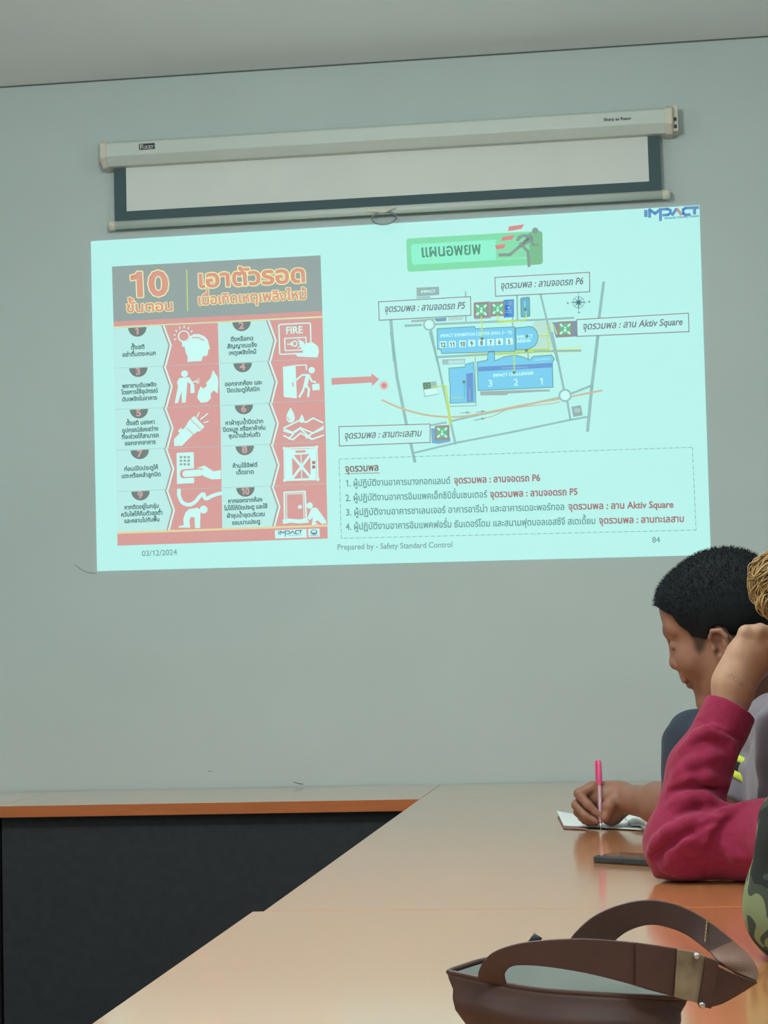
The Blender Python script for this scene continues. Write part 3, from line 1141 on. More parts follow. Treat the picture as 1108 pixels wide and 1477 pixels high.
F.build('assembly_sign', sitemap)
# dotted yellow routes
F = Flat()
RT = (206, 236, 130)
RD = (130, 170, 90)
for pl in ([c5(792, 614), c5(796, 735)], [c5(879, 606), c5(880, 640), c5(960, 636)], [c5(880, 648), c5(1028, 636), c5(1030, 600)], [c5(1030, 796), c5(1108, 790), c6(262, 744)],
           [c6(196, 674), c6(240, 672), c6(248, 738), c6(150, 742)], [c6(240, 620), c6(244, 672)], [c6(268, 612), c6(290, 664)], [c7(1004, 106), c7(1004, 212)], [c7(900, 112), c7(1108, 98)],
           [c7(632, 280), c7(646, 380), c7(660, 490)], [c7(640, 280), c7(654, 380), c7(668, 488)], [c7(562, 292), c7(632, 280)]):
    F = Flat()
    for a, b in zip(pl[:-1], pl[1:]):
        F.stroke([a, b], 1.8, RT, 5)
        F.dash(a, b, .9, 1.8, 1.0, RD, 6)
    F.build('route_line', sitemap)
for p in (c5(796, 733), c5(1034, 720), c7(1004, 212), c7(736, 262), c5(1032, 796)):
    F = Flat()
    F.disc(p, 2.2, (76, 140, 96), 7)
    F.build('route_stop', sitemap)
# compass rose
F = Flat()
cc = c6(397, 506)
CG = (120, 150, 158)
F.ringc(cc, 8.2, .8, CG, 2)
for k in range(8):
    a = math.radians(45 * k)
    L = 13 if k % 2 == 0 else 8
    u = np.array([math.cos(a), math.sin(a)])
    v = np.array([-u[1], u[0]])
    F.poly([tuple(np.array(cc) + u * L), tuple(np.array(cc) + v * 1.7), tuple(np.array(cc) - v * 1.7)], CG, 2)
for dx, dy in ((-15.5, 1), (15.5, -1), (0, -14.5), (0.5, 14.5)):
    F.disc((cc[0] + dx, cc[1] + dy), 1.4, CG, 2)
F.build('compass_rose', sitemap)

# --- four white label boxes
PINK = (150, 135, 140)
for q, s, a, b in (([c5(244, 537), c5(734, 509), c5(736, 609), c5(248, 635)], 'จุดรวมพล : ลานจอดรถ P5', c5(274, 592), c5(704, 573)),
                   ([c5(864, 407), c6(452, 356), c6(453, 453), c5(868, 507)], 'จุดรวมพล : ลานจอดรถ P6', c5(892, 468), c6(420, 415)),
                   ([c6(388, 592), c6(946, 560), c6(949, 652), c6(390, 676)], 'จุดรวมพล : ลาน Aktiv Square', c6(416, 642), c6(916, 618)),
                   ([c7(70, 500), c7(555, 486), c7(557, 584), c7(73, 603)], 'จุดรวมพล : ลานทะเลสาบ', c7(97, 565), c7(509, 551))):
    F = Flat()
    F.poly(q, (190, 243, 238), 8)
    F.stroke(q, 1.3, PINK, 9, closed=True)
    lb = F.build('label_box', slide)
    F = Flat()
    F.text(s, a, b, 14.0, (124, 130, 136), 10, bold=.45, shear=.22)
    F.build('label_text', lb)

# --- red arrow and laser spot
F = Flat()
F.poly([c7(30, 241), c7(244, 232), c7(243, 215), c7(284, 248), c7(247, 284), c7(246, 265), c7(31, 277)], (212, 156, 156), 2)
F.build('arrow', slide)
F = Flat()
F.disc((554, 556), 7.0, (208, 214, 212), 2)
F.disc((554, 556), 4.6, (216, 170, 172), 3)
F.disc((554, 556), 2.8, (214, 96, 104), 4)
F.disc((554, 556), 1.2, (240, 170, 170), 5)
F.build('laser_spot', slide)

# --- notes
c9 = lambda x, y: (480 + x / 3.6933, 640 + y / 3.6933)
c10 = lambda x, y: (740 + x / 3.6933, 640 + y / 3.6933)
F = Flat()
q = [c9(34, 82), c10(956, 19), c10(976, 460), c9(46, 504)]
for i in range(4):
    F.dash(q[i], q[(i + 1) % 4], 4.6, 2.2, .9, (128, 165, 164), 2, dot=True)
notes = F.build('notes_frame', slide)
F = Flat()
F.text('จุดรวมพล', c9(66, 150), c9(246, 143), 14.0, (140, 118, 120), 3, bold=.7)
F.stroke([c9(64, 160), c9(250, 155)], .9, (160, 116, 116), 3)
F.build('heading_text', notes)
rows = [('1. ผู้ปฏิบัติงานอาคารบางกอกแลนด์', c9(68, 228), c9(628, 213), 'จุดรวมพล : ลานจอดรถ P6', c9(646, 212), c10(146, 198)),
        ('2. ผู้ปฏิบัติงานอาคารอิมแพคเอ็กซิบิชั่นเซนเตอร์', c9(68, 306), c9(824, 286), 'จุดรวมพล : ลานจอดรถ P5', c9(838, 286), c10(346, 272)),
        ('3. ผู้ปฏิบัติงานอาคารชาเลนเจอร์ อาคารอารีน่า และอาคารเดอะพอร์ทอล', c9(70, 383), c10(276, 352), 'จุดรวมพล : ลาน Aktiv Square', c10(294, 351), c10(856, 340)),
        ('4. ผู้ปฏิบัติงานอาคารอิมแพคฟอรั่ม ธันเดอร์โดม และสนามฟุตบอลเอสซีจี สเตเดี้ยม', c9(70, 459), c10(442, 427), 'จุดรวมพล : ลานทะเลสาบ', c10(458, 426), c10(914, 416))]
for s1, a1, b1, s2, a2, b2 in rows:
    F = Flat()
    F.text(s1, a1, b1, 13.6, (116, 150, 153), 3, bold=.35)
    F.text(s2, a2, b2, 13.6, (168, 126, 130), 3, bold=.7)
    F.build('list_line', notes)
F = Flat()
F.text('03/12/2024', c4(230, 715), c4(387, 708), 11.2, (128, 158, 158), 2, bold=.25)
F.build('date_text', slide)
F = Flat()
F.text('Prepared by - Safety Standard Control', c9(24, 565), c9(640, 551), 11.4, (132, 160, 162), 2, bold=.25)
F.build('footer_text', slide)
F = Flat()
F.text('84', c10(742, 527), c10(785, 525), 11.6, (120, 150, 154), 2, bold=.25)
F.build('page_number', slide)

# --- small scuffs on the painted wall
for pl, w in (([(108, 815), (118, 822), (127, 826), (139, 827)], .8), ([(424, 1128), (432, 1130.5), (437, 1131)], 1.2), ([(300, 1112), (306, 1113)], .7)):
    F = Flat(WALL_Y - .0006, 0)
    F.stroke(pl, w, MT['gap'], 0)
    F.build('scuff_mark', wall_back)

# ================================================================== ORGANIC SURFACES (smooth distance fields -> one closed mesh)
def V(*a):
    return np.array(a if len(a) > 1 else a[0], float)


class Body:
    """list of rounded solids blended in order; meshed as one continuous surface"""

    def __init__(self):
        self.p = []
        self.R, self.T = np.eye(3), np.zeros(3)
        self.disp = None

    def frame(self, R=None, T=None):
        self.R = np.eye(3) if R is None else np.array(R, float)
        self.T = np.zeros(3) if T is None else np.array(T, float)

    def W(self, q):
        return self.R @ np.array(q, float) + self.T

    def cone(self, a, b, ra, rb=None, k=.01, mode=1):
        a, b = self.W(a), self.W(b)
        rb = ra if rb is None else rb
        ab = b - a
        L2 = max(float(ab @ ab), 1e-12)

        def f(P):
            d = P - a
            t = np.clip((d @ ab) / L2, 0, 1)
            q = d - t[:, None] * ab
            return np.sqrt((q * q).sum(1)) - (ra + (rb - ra) * t)
        self.p.append((f, (a + b) / 2, math.sqrt(L2) / 2 + max(ra, rb), mode, k))

    def path(self, pts, radii, k=.006, mode=1):
        for i in range(len(pts) - 1):
            self.cone(pts[i], pts[i + 1], radii[i], radii[i + 1], k, mode)

    def ell(self, c, r, k=.01, mode=1, rot=None):
        c = self.W(c)
        R = self.R if rot is None else self.R @ np.array(rot)
        r = np.array(r, float)

        def f(P):
            q = (P - c) @ R
            a = q / r
            k0 = np.sqrt((a * a).sum(1))
            b = a / r
            k1 = np.sqrt((b * b).sum(1)) + 1e-9
            return k0 * (k0 - 1) / k1
        self.p.append((f, c, float(r.max()), mode, k))

    def box(self, c, h, r=.01, k=.01, mode=1, rot=None):
        c = self.W(c)
        R = self.R if rot is None else self.R @ np.array(rot)
        h = np.array(h, float)

        def f(P):
            q = np.abs((P - c) @ R) - (h - r)
            return np.sqrt((np.maximum(q, 0) ** 2).sum(1)) + np.minimum(q.max(1), 0) - r
        self.p.append((f, c, float(np.sqrt((h * h).sum())), mode, k))

    def fn(self, f, c, rad, k=.01, mode=1):
        self.p.append((f, np.array(c, float), rad, mode, k))

    def dist(self, P, prims=None):
        d = np.full(len(P), 1.0)
        for f, c, rad, mode, k in (self.p if prims is None else prims):
            e = f(P)
            if mode == 1:
                h = np.maximum(k - np.abs(d - e), 0) / k
                d = np.minimum(d, e) - h * h * k * .25
            elif mode == -1:
                e = -e
                h = np.maximum(k - np.abs(d - e), 0) / k
                d = np.maximum(d, e) + h * h * k * .25
            else:
                d = np.maximum(d, e)
        if self.disp is not None:
            d = d + self.disp(P)
        return d

    def cast(self, px, py, tmax=6.0, t0=.5):
        d = np.array(ray(px, py).normalized())
        o = np.array(CAM)
        t = t0
        for _ in range(300):
            s = float(self.dist((o + d * t)[None])[0])
            if s < .0004:
                return o + d * t
            t += min(max(s * .8, .0004), .25)
            if t > tmax:
                return None
        return o + d * t

    def mesh(self, h, n=14):
        lo = np.min([c - r for f, c, r, m, k in self.p if m == 1], 0) - 3 * h
        hi = np.max([c + r for f, c, r, m, k in self.p if m == 1], 0) + 3 * h
        nb = np.ceil((hi - lo) / (n * h)).astype(int)
        hd = n * h * math.sqrt(3) / 2
        g = np.arange(n + 1)
        gi = np.stack(np.meshgrid(g, g, g, indexing='ij'), -1).reshape(-1, 3)
        KY = int(nb[1] * n + 4)
        KZ = int(nb[2] * n + 4)

        def key(i):
            return ((i[:, 0] + 1) * KY + (i[:, 1] + 1)) * KZ + (i[:, 2] + 1)
        vk, vp, qs = [], [], []
        cen = np.array([c for f, c, r, m, k in self.p])
        rad = np.array([r + k for f, c, r, m, k in self.p])
        corners = [(0, 0, 0), (1, 0, 0), (0, 1, 0), (1, 1, 0), (0, 0, 1), (1, 0, 1), (0, 1, 1), (1, 1, 1)]
        edges = [(0, 1), (2, 3), (4, 5), (6, 7), (0, 2), (1, 3), (4, 6), (5, 7), (0, 4), (1, 5), (2, 6), (3, 7)]
        corn = np.array(corners, float)
        for bxi in range(nb[0]):
            for byi in range(nb[1]):
                for bzi in range(nb[2]):
                    b0 = np.array([bxi, byi, bzi]) * n
                    bc = lo + (b0 + n / 2) * h
                    near = np.sqrt(((cen - bc) ** 2).sum(1)) - rad < hd * 1.6 + .014
                    if not near.any():
                        continue
                    pr = [self.p[i] for i in np.nonzero(near)[0]]
                    if not any(q[3] == 1 for q in pr):
                        continue
                    d0 = float(self.dist(bc[None], pr)[0])
                    if abs(d0) > hd * 1.9 + .008:
                        continue
                    Pt = lo + (b0 + gi) * h
                    D = self.dist(Pt, pr).reshape(n + 1, n + 1, n + 1)
                    ins = D < 0
                    if ins.all() or not ins.any():
                        continue
                    cd = np.stack([D[a:a + n, b:b + n, c:c + n] for a, b, c in corners], -1)
                    ci = cd < 0
                    act = ci.any(-1) & ~ci.all(-1)
                    idx = np.argwhere(act)
                    dd = cd[act]
                    sm = np.zeros((len(idx), 3))
                    ct = np.zeros(len(idx))
                    for a, b in edges:
                        x = (dd[:, a] < 0) != (dd[:, b] < 0)
                        t = np.where(x, dd[:, a] / np.where(x, dd[:, a] - dd[:, b], 1), 0)
                        sm += np.where(x[:, None], corn[a] + t[:, None] * (corn[b] - corn[a]), 0)
                        ct += x
                    vk.append(key(b0 + idx))
                    vp.append(lo + (b0 + idx + sm / ct[:, None]) * h)
                    for ax in range(3):
                        a0 = ins[:n, :n, :n]
                        a1 = ins[1:, :n, :n] if ax == 0 else ins[:n, 1:, :n] if ax == 1 else ins[:n, :n, 1:]
                        e = np.argwhere(a0 != a1)
                        if not len(e):
                            continue
                        inside0 = a0[tuple(e.T)]
                        u, w = [(1, 2), (2, 0), (0, 1)][ax]
                        du = np.zeros(3, int)
                        du[u] = 1
                        dw = np.zeros(3, int)
                        dw[w] = 1
                        e = e + b0
                        q = np.stack([key(e - du - dw), key(e - dw), key(e), key(e - du)], 1)
                        q[~inside0] = q[~inside0][:, ::-1]
                        qs.append(q)
        vk, vp, qs = np.concatenate(vk), np.concatenate(vp), np.concatenate(qs)
        uk, ui = np.unique(vk, return_index=True)
        vp = vp[ui]
        pos = np.searchsorted(uk, qs)
        pos = np.minimum(pos, len(uk) - 1)
        ok = (uk[pos] == qs).all(1)
        return vp, pos[ok]

    def build(self, name, h, material, parent=None, tint=None, smooth_it=2):
        v, q = self.mesh(h)
        # drop stray crumbs: keep pieces of at least 4% of the largest
        lab = np.arange(len(v))
        while True:
            m_ = lab[q].min(1)
            new = lab.copy()
            for c_ in range(4):
                np.minimum.at(new, q[:, c_], m_)
            new = new[new]
            if (new == lab).all():
                break
            lab = new
        cnt_ = np.bincount(lab, minlength=len(v))
        q = q[cnt_[lab[q[:, 0]]] > .04 * cnt_.max()]
        used = np.unique(q)
        v = v[used]
        q = np.searchsorted(used, q)
        # light smoothing along the surface
        for _ in range(smooth_it):
            acc = np.zeros_like(v)
            cnt = np.zeros(len(v))
            for a, b in ((0, 1), (1, 2), (2, 3), (3, 0)):
                np.add.at(acc, q[:, a], v[q[:, b]])
                np.add.at(acc, q[:, b], v[q[:, a]])
                np.add.at(cnt, q[:, a], 1)
                np.add.at(cnt, q[:, b], 1)
            v = .5 * v + .5 * acc / np.maximum(cnt, 1)[:, None]
        me = bpy.data.meshes.new(name)
        me.vertices.add(len(v))
        me.vertices.foreach_set('co', v.astype(np.float32).ravel())
        me.loops.add(len(q) * 4)
        me.loops.foreach_set('vertex_index', q.astype(np.int32).ravel())
        me.polygons.add(len(q))
        me.polygons.foreach_set('loop_start', np.arange(0, len(q) * 4, 4, dtype=np.int32))
        me.polygons.foreach_set('use_smooth', np.ones(len(q), bool))
        me.update(calc_edges=True)
        me.validate()
        me.materials.append(material)
        if tint is not None:
            col = np.ones((len(v), 4), np.float32)
            col[:, :3] = tint(v)
            at_ = me.color_attributes.new('tint', 'FLOAT_COLOR', 'POINT')
            at_.data.foreach_set('color', col.ravel())
        o = bpy.data.objects.new(name, me)
        return link(o, parent)


def tinted(m):
    """multiply the material's base colour by the mesh's own tint attribute"""
    nt = m.node_tree
    b = nt.nodes['Principled BSDF']
    a = nt.nodes.new('ShaderNodeAttribute')
    a.attribute_name = 'tint'
    mx = nt.nodes.new('ShaderNodeMix')
    mx.data_type = 'RGBA'
    mx.blend_type = 'MULTIPLY'
    mx.inputs['Factor'].default_value = 1
    inp = b.inputs['Base Color']
    if inp.is_linked:
        nt.links.new(inp.links[0].from_socket, mx.inputs[6])
    else:
        mx.inputs[6].default_value = inp.default_value
    nt.links.new(a.outputs['Color'], mx.inputs[7])
    nt.links.new(mx.outputs[2], inp)
    return m


def head_frame(yaw, pitch, roll):
    """facing -x at yaw 0; yaw turns away from the camera (+y); pitch nods down; roll drops the near ear"""
    a, t, r = map(math.radians, (yaw, pitch, roll))
    f0 = V(-math.cos(a), math.sin(a), 0)
    z = V(0, 0, 1)
    l = np.cross(z, f0)
    f = f0 * math.cos(t) - z * math.sin(t)
    u = z * math.cos(t) + f0 * math.sin(t)
    l2 = l * math.cos(r) - u * math.sin(r)
    u2 = u * math.cos(r) + l * math.sin(r)
    return np.stack([f, l2, u2], 1)


def skull(S, g=0.0):
    """cranium solids; g grows them (for hair)"""
    S.ell((-.014, 0, .050), (.100 + g, .077 + g, .078 + g), k=.03)
    S.ell((.028, 0, .050), (.053 + g, .060 + g, .055 + g), k=.03)
    S.ell((-.030, 0, .015), (.075 + g, .068 + g, .065 + g), k=.03)


def head(S, R, O, ear=(-.005, .076, -.008), neck=None, neck_r=.055, ears=True):
    S.frame(R, O)
    skull(S)
    S.ell((.042, 0, -.018), (.056, .061, .062), k=.03)                     # mid face
    S.ell((.036, 0, -.066), (.054, .052, .048), k=.03)                     # mouth region, jaw
    S.ell((.089, 0, -.106), (.0195, .026, .018), k=.016)                     # chin
    for s in (1, -1):
        S.cone((.000, s * .053, -.048), (.070, s * .024, -.108), .026, .020, k=.025)
        S.ell((.064, s * .037, -.026), (.028, .027, .028), k=.022)         # cheek
        S.cone((.086, s * .012, .034), (.068, s * .044, .036), .0115, .012, k=.014)   # brow
        S.ell((.098, s * .031, .010), (.017, .018, .013), k=.012, mode=-1)  # socket
        S.ell((.079, s * .031, .008), (.0145, .017, .012), k=.006)         # closed lid
        S.cone((.091, s * .022, .0005), (.084, s * .044, .002), .0022, .0018, k=.003, mode=-1)   # lid crease
    S.cone((.087, 0, .026), (.103, 0, -.015), .0085, .0110, k=.012)
    S.ell((.1055, 0, -.022), (.0120, .0140, .0110), k=.010)
    for s in (1, -1):
        S.ell((.097, s * .0130, -.027), (.0105, .0085, .0080), k=.006)
        S.ell((.102, s * .0065, -.035), (.005, .0035, .003), k=.003, mode=-1)
    S.ell((.099, 0, -.047), (.012, .020, .014), k=.010)
    S.ell((.101, 0, -.055), (.0100, .022, .0064), k=.005)                  # upper lip
    S.ell((.0980, 0, -.0665), (.0098, .020, .0066), k=.005)                # lower lip
    S.cone((.110, -.020, -.0605), (.110, .020, -.0605), .0014, .0014, k=.003, mode=-1)
    S.ell((.084, 0, -.086), (.0165, .026, .020), k=.010)
    if ears:
        for s in (1, -1):
            ex, ey, ez = ear
            ca, sa = math.cos(.22), math.sin(.22)
            rot = np.array([[ca, 0, -sa], [0, 1, 0], [sa, 0, ca]])          # leaning back at the top

            def E(x, y, z):
                q = rot @ V(x, 0, z)
                return (ex + q[0], s * (ey + y), ez + q[2])
            S.ell((ex, s * ey, ez), (.0165, .008, .029), k=.006, rot=rot)
            rim = [E(.013, .004, .004), E(.014, .007, .018), E(.006, .010, .028), E(-.008, .012, .026), E(-.0165, .013, .012), E(-.016, .012, -.006), E(-.009, .010, -.020), E(.000, .008, -.029)]
            S.path(rim, [.0035, .004, .0044, .0044, .0044, .0042, .0045, .0065], k=.003)
            S.ell(E(.002, .011, .000), (.0095, .0085, .0165), k=.004, mode=-1, rot=rot)
            S.ell(E(.008, .006, -.010), (.006, .006, .006), k=.003, mode=-1)
            S.ell(E(.013, .006, -.003), (.004, .0045, .006), k=.004)          # tragus
            S.path([E(-.008, .008, .015), E(-.009, .009, .000), E(-.004, .009, -.012)], [.003, .0034, .003], k=.003)
    S.frame()
    if neck is not None:
        a = R @ V(-.022, 0, -.045) + O
        S.cone(a, neck, neck_r, neck_r * 1.08, k=.03)


def poly_sd(P, poly):
    """signed distance (negative inside) of 2-D points to a polygon"""
    d = np.full(len(P), 1e9)
    inside = np.zeros(len(P), bool)
    m = len(poly)
    for i in range(m):
        a, b = V(poly[i]), V(poly[(i + 1) % m])
        e = b - a
        w = P - a
        t = np.clip((w @ e) / (e @ e), 0, 1)
        q = w - t[:, None] * e
        d = np.minimum(d, np.sqrt((q * q).sum(1)))
        c = ((a[1] > P[:, 1]) != (b[1] > P[:, 1])) & (P[:, 0] < (b[0] - a[0]) * (P[:, 1] - a[1]) / (b[1] - a[1] + 1e-12) + a[0])
        inside ^= c
    return np.where(inside, -d, d)


def crop_hair(name, R, O, poly, g, material, parent, h=.0024, tuft=None, seed=3, n_spike=5200, tint=None):
    """short hair: a shell over the skull, limited by the hairline (side view polygon x, z in the head's frame), with bristles"""
    S = Body()
    S.frame(R, O)
    skull(S, g)
    if tuft:
        for c, r in tuft:
            S.ell(c, r, k=.02)
    S.frame()
    R = np.array(R)
    O = np.array(O)

    def lim(P):
        q = (P - O) @ R
        return poly_sd(q[:, [0, 2]], poly)
    S.fn(lim, O, .4, mode=0)
    o = S.build(name, h, material, parent, tint=tint, smooth_it=2)
    # bristles
    me = o.data
    nv = len(me.vertices)
    co = np.zeros(nv * 3, np.float32)
    me.vertices.foreach_get('co', co)
    co = co.reshape(-1, 3)
    me.vertex_normals
    no = np.zeros(nv * 3, np.float32)
    me.vertex_normals.foreach_get('vector', no)
    no = no.reshape(-1, 3)
    q = (co - O) @ R
    sd = poly_sd(q[:, [0, 2]], poly)
    r_ = np.random.default_rng(seed)
    cand = np.nonzero(((q - V(-.01, 0, .05)) / V(.112, .09, .095) > -9).all(1) & (sd < -.003) & (q[:, 2] > .012))[0]
    pick = r_.choice(cand, min(n_spike, len(cand)), replace=False)
    vs, fs = [], []
    down = -R[:, 2] * .35 + R[:, 0] * .25
    for i in pick:
        p, nn = co[i], no[i]
        lq = q[i]
        top = min(1.0, max(0.0, (lq[2] + .01) / .09))
        L = (.0025 + .0055 * top) * r_.uniform(.6, 1.25)
        d = nn + down * (1.0 - .4 * top) + r_.normal(0, .25, 3)
        d /= np.linalg.norm(d)
        u = np.cross(d, [.3, .5, .8])
        u /= np.linalg.norm(u)
        w = np.cross(d, u)
        b = p - nn * .0015
        k = nv + len(vs)
        wd = .00085
        vs += [b + u * wd, b - u * wd * .5 + w * wd * .87, b - u * wd * .5 - w * wd * .87, b + d * L]
        fs += [(k, k + 1, k + 3), (k + 1, k + 2, k + 3), (k + 2, k, k + 3)]
    bm = bmesh.new()
    bm.from_mesh(me)
    bv = [bm.verts.new(tuple(p)) for p in vs]
    for f in fs:
        bm.faces.new([bv[i - nv] for i in f])
    bm.to_mesh(me)
    bm.free()
    if tint is not None:
        at_ = me.color_attributes.get('tint')
        if at_:
            c = np.ones((len(me.vertices), 4), np.float32)
            cc = np.zeros(len(me.vertices) * 3, np.float32)
            me.vertices.foreach_get('co', cc)
            c[:, :3] = tint(cc.reshape(-1, 3))
            at_.data.foreach_set('color', c.ravel())
    return o


def hand(S, wrist, d, n, s, curl=.5, size=1.0, rw=.026):
    """relaxed hand: d along the fingers, n out of the back of the hand, s towards the thumb"""
    d, n, s = (V(x) / np.linalg.norm(x) for x in (d, n, s))
    w = V(wrist)
    z = size

    def P(a, b, c):
        return w + d * a * z + s * b * z + n * c * z
    S.path([P(-.02, 0, 0), P(.02, 0, 0)], [rw, .026 * z], k=.02)
    S.ell(w + d * .055 * z, (.048 * z, .040 * z, .016 * z), k=.02, rot=np.stack([d, s, n], 1))
    for j, (b, L, r) in enumerate(((.028, .072, .0092), (.010, .080, .0095), (-.009, .074, .0090), (-.027, .058, .0080))):
        a = curl * (1 + .12 * j)
        p0 = P(.085 - .004 * abs(j - 1), b, .002)
        pts = [p0]
        ang = 0.25
        for seg in (.45, .31, .24):
            ang += a * .75
            pts.append(pts[-1] + (d * math.cos(ang) - n * math.sin(ang)) * L * seg * z)
        S.cone(P(.04, b * .8, 0), p0, .011 * z, r * 1.1 * z, k=.008)
        S.path(pts, [r * 1.08 * z, r * z, r * .92 * z, r * .78 * z], k=.004)
    S.path([P(.018, .020, -.004), P(.046, .044, -.012), P(.074, .052, -.022), P(.094, .047, -.030)], [.016 * z, .0125 * z, .0105 * z, .0082 * z], k=.008)

# ================================================================== PEOPLE
def skin(name, base):
    return tinted(mat(name, base, 0.5, 0.35, noise=(60, .06), bump=(900, .10, .0006), sss=.08))


MT['skinA'] = skin('brown_skin', (.265, .130, .084))
MT['skinB'] = skin('tan_skin', (.34, .19, .12))
MT['skinC'] = skin('light_tan_skin', (.41, .245, .155))
MT['hairA'] = tinted(mat('black_hair', (.008, .011, .013), .85, .2))
MT['hairB'] = mat('dark_hair', (.02, .016, .013), .5, .4)
MT['navy'] = mat('navy_cotton', (.026, .038, .058), .85, .2, bump=(500, .15, .0008), sheen=.1)
MT['mauve'] = mat('grey_mauve_knit', (.20, .185, .215), .85, .2, noise=(25, .05), bump=(700, .15, .0008), sheen=.15)
MT['pink'] = mat('raspberry_fleece', (.24, .020, .056), .95, .1, noise=(90, .10), bump=(420, .30, .0012), sheen=.14)
MT['trousers'] = mat('dark_trousers', (.02, .021, .025), .85, .2)
MT['shoe'] = mat('black_shoe', (.015, .015, .016), .45, .4)
MT['neon'] = mat('neon_yellow_band', (.62, .75, .10), .7, .2)
MT['band'] = mat('black_band', (.018, .02, .022), .8, .2)


def camo():
    m = mat('camouflage_cloth', (.10, .13, .08), .9, .15, bump=(500, .2, .001))
    nt = m.node_tree
    tc = [n for n in nt.nodes if n.type == 'TEX_COORD'][0]
    n = nt.nodes.new('ShaderNodeTexNoise')
    n.inputs['Scale'].default_value = 17
    n.inputs['Detail'].default_value = 2.2
    n.inputs['Distortion'].default_value = .9
    r = nt.nodes.new('ShaderNodeValToRGB')
    r.color_ramp.interpolation = 'CONSTANT'
    cols = [(0, (.026, .032, .030)), (.42, (.055, .072, .055)), (.50, (.20, .25, .135)), (.60, (.10, .125, .075)), (.68, (.035, .042, .040))]
    e = r.color_ramp.elements
    e[0].position, e[0].color = 0, (*cols[0][1], 1)
    e[1].position, e[1].color = cols[1][0], (*cols[1][1], 1)
    for p_, c_ in cols[2:]:
        x = e.new(p_)
        x.color = (*c_, 1)
    nt.links.new(tc.outputs['Object'], n.inputs['Vector'])
    nt.links.new(n.outputs['Fac'], r.inputs['Fac'])
    nt.links.new(r.outputs['Color'], nt.nodes['Principled BSDF'].inputs['Base Color'])
    return m


MT['camo'] = camo()
ONE = lambda v: np.ones((len(v), 3), np.float32)


def A3(px, py, Y):
    return np.array(at(px, py, Y))


def lower_body(root, hip, x_knee, trousers, shoe, h=.009):
    """seated hips, thighs under the table and shins down to the floor"""
    S = Body()
    x, y, z = hip
    S.ell((x, y, z), (.15, .19, .12), k=.05)
    for s in (1, -1):
        S.cone((x - .02, y + s * .09, z - .01), (x_knee, y + s * .11, .545), .085, .064, k=.04)
        S.cone((x_knee, y + s * .11, .545), (x_knee + .03, y + s * .11, .09), .060, .046, k=.03)
    S.build('trousers', h, trousers, root)
    for s in (1, -1):
        S = Body()
        S.ell((x_knee - .035, y + s * .11, .045), (.125, .046, .040), k=.02)
        S.ell((x_knee + .03, y + s * .11, .065), (.055, .042, .045), k=.03)
        S.box((x_knee - .04, y + s * .11, -.05), (.3, .2, .055), .002, k=.004, mode=-1)
        S.build('shoe', .006, shoe, root)


# ------------------------------------------------------------------ the writer (navy shirt)
HR = head_frame(19, 24, 9)
HS = 1.0
glab = A3(960, 914, 3.44)
HO = glab - HR @ V(.0985, 0, .034)


def to_local(px, py, ypl):
    """pixel -> (x, z) in the head's frame on its plane y = ypl"""
    d = np.array(ray(px, py))
    o = np.array(CAM)
    n = HR[:, 1]
    t = ((HO + n * ypl - o) @ n) / (d @ n)
    q = (o + d * t - HO) @ HR
    return (float(q[0]), float(q[2]))


earA = to_local(1040, 931, .078)
neckA = A3(1078, 1035, 3.47)
shR = A3(1005, 1073, 3.63)
elR = A3(996, 1164, 3.59)
wrR = A3(897, 1152, 3.775)
shL = A3(1080, 1085, 3.38)
elL = np.array([.36, 3.22, .80])
wrL = np.array([.22, 3.28, .79])

# hair: hairline measured on the near side of the head
front = [to_local(953, 871, .0)]
side = [to_local(x, y, .072) for x, y in ((968, 888), (980, 903), (993, 913), (999, 927), (1001, 938), (1008, 944), (1014, 938), (1020, 920), (1025, 908), (1036, 901), (1048, 905), (1054, 922), (1058, 945), (1066, 975))]
polyA = front + side + [(-.06, -.085), (-.20, -.08), (-.20, .25), (.20, .25), (.20, front[0][1] + .004)]

S = Body()
head(S, HR, HO, ear=(earA[0], .074, earA[1]), neck=neckA, neck_r=.058)
# upper trunk (under the shirt)
chest = (shR + shL) / 2 + V(.06, 0, -.10)
S.ell(chest, (.095, .16, .13), k=.04)
S.cone(neckA, chest, .06, .07, k=.04)
S.cone(chest, (.33, 3.46, .56), .11, .11, k=.05)
for a, b, c in ((shR, elR, wrR), (shL, elL, wrL)):
    S.cone(chest, a, .06, .045, k=.04)
    S.cone(a, b, .047, .041, k=.02)
S.cone(elR, wrR, .0415, .0265, k=.015)
S.cone(elR + (wrR - elR) * .1, elR + (wrR - elR) * .45, .041, .038, k=.02)
S.cone(elL, wrL, .040, .027, k=.015)
hand(S, wrL, (-.7, .5, -.05), (0, 0, 1), (.5, .7, 0), .45, size=.9)

# the writing hand: crop pixels (x, y) and millimetres towards the camera
HY = 3.775


def hp(x, y, w):
    return np.array(at(780 + x / 6.1556, 1080 + y / 6.1556, HY - w / 1000))


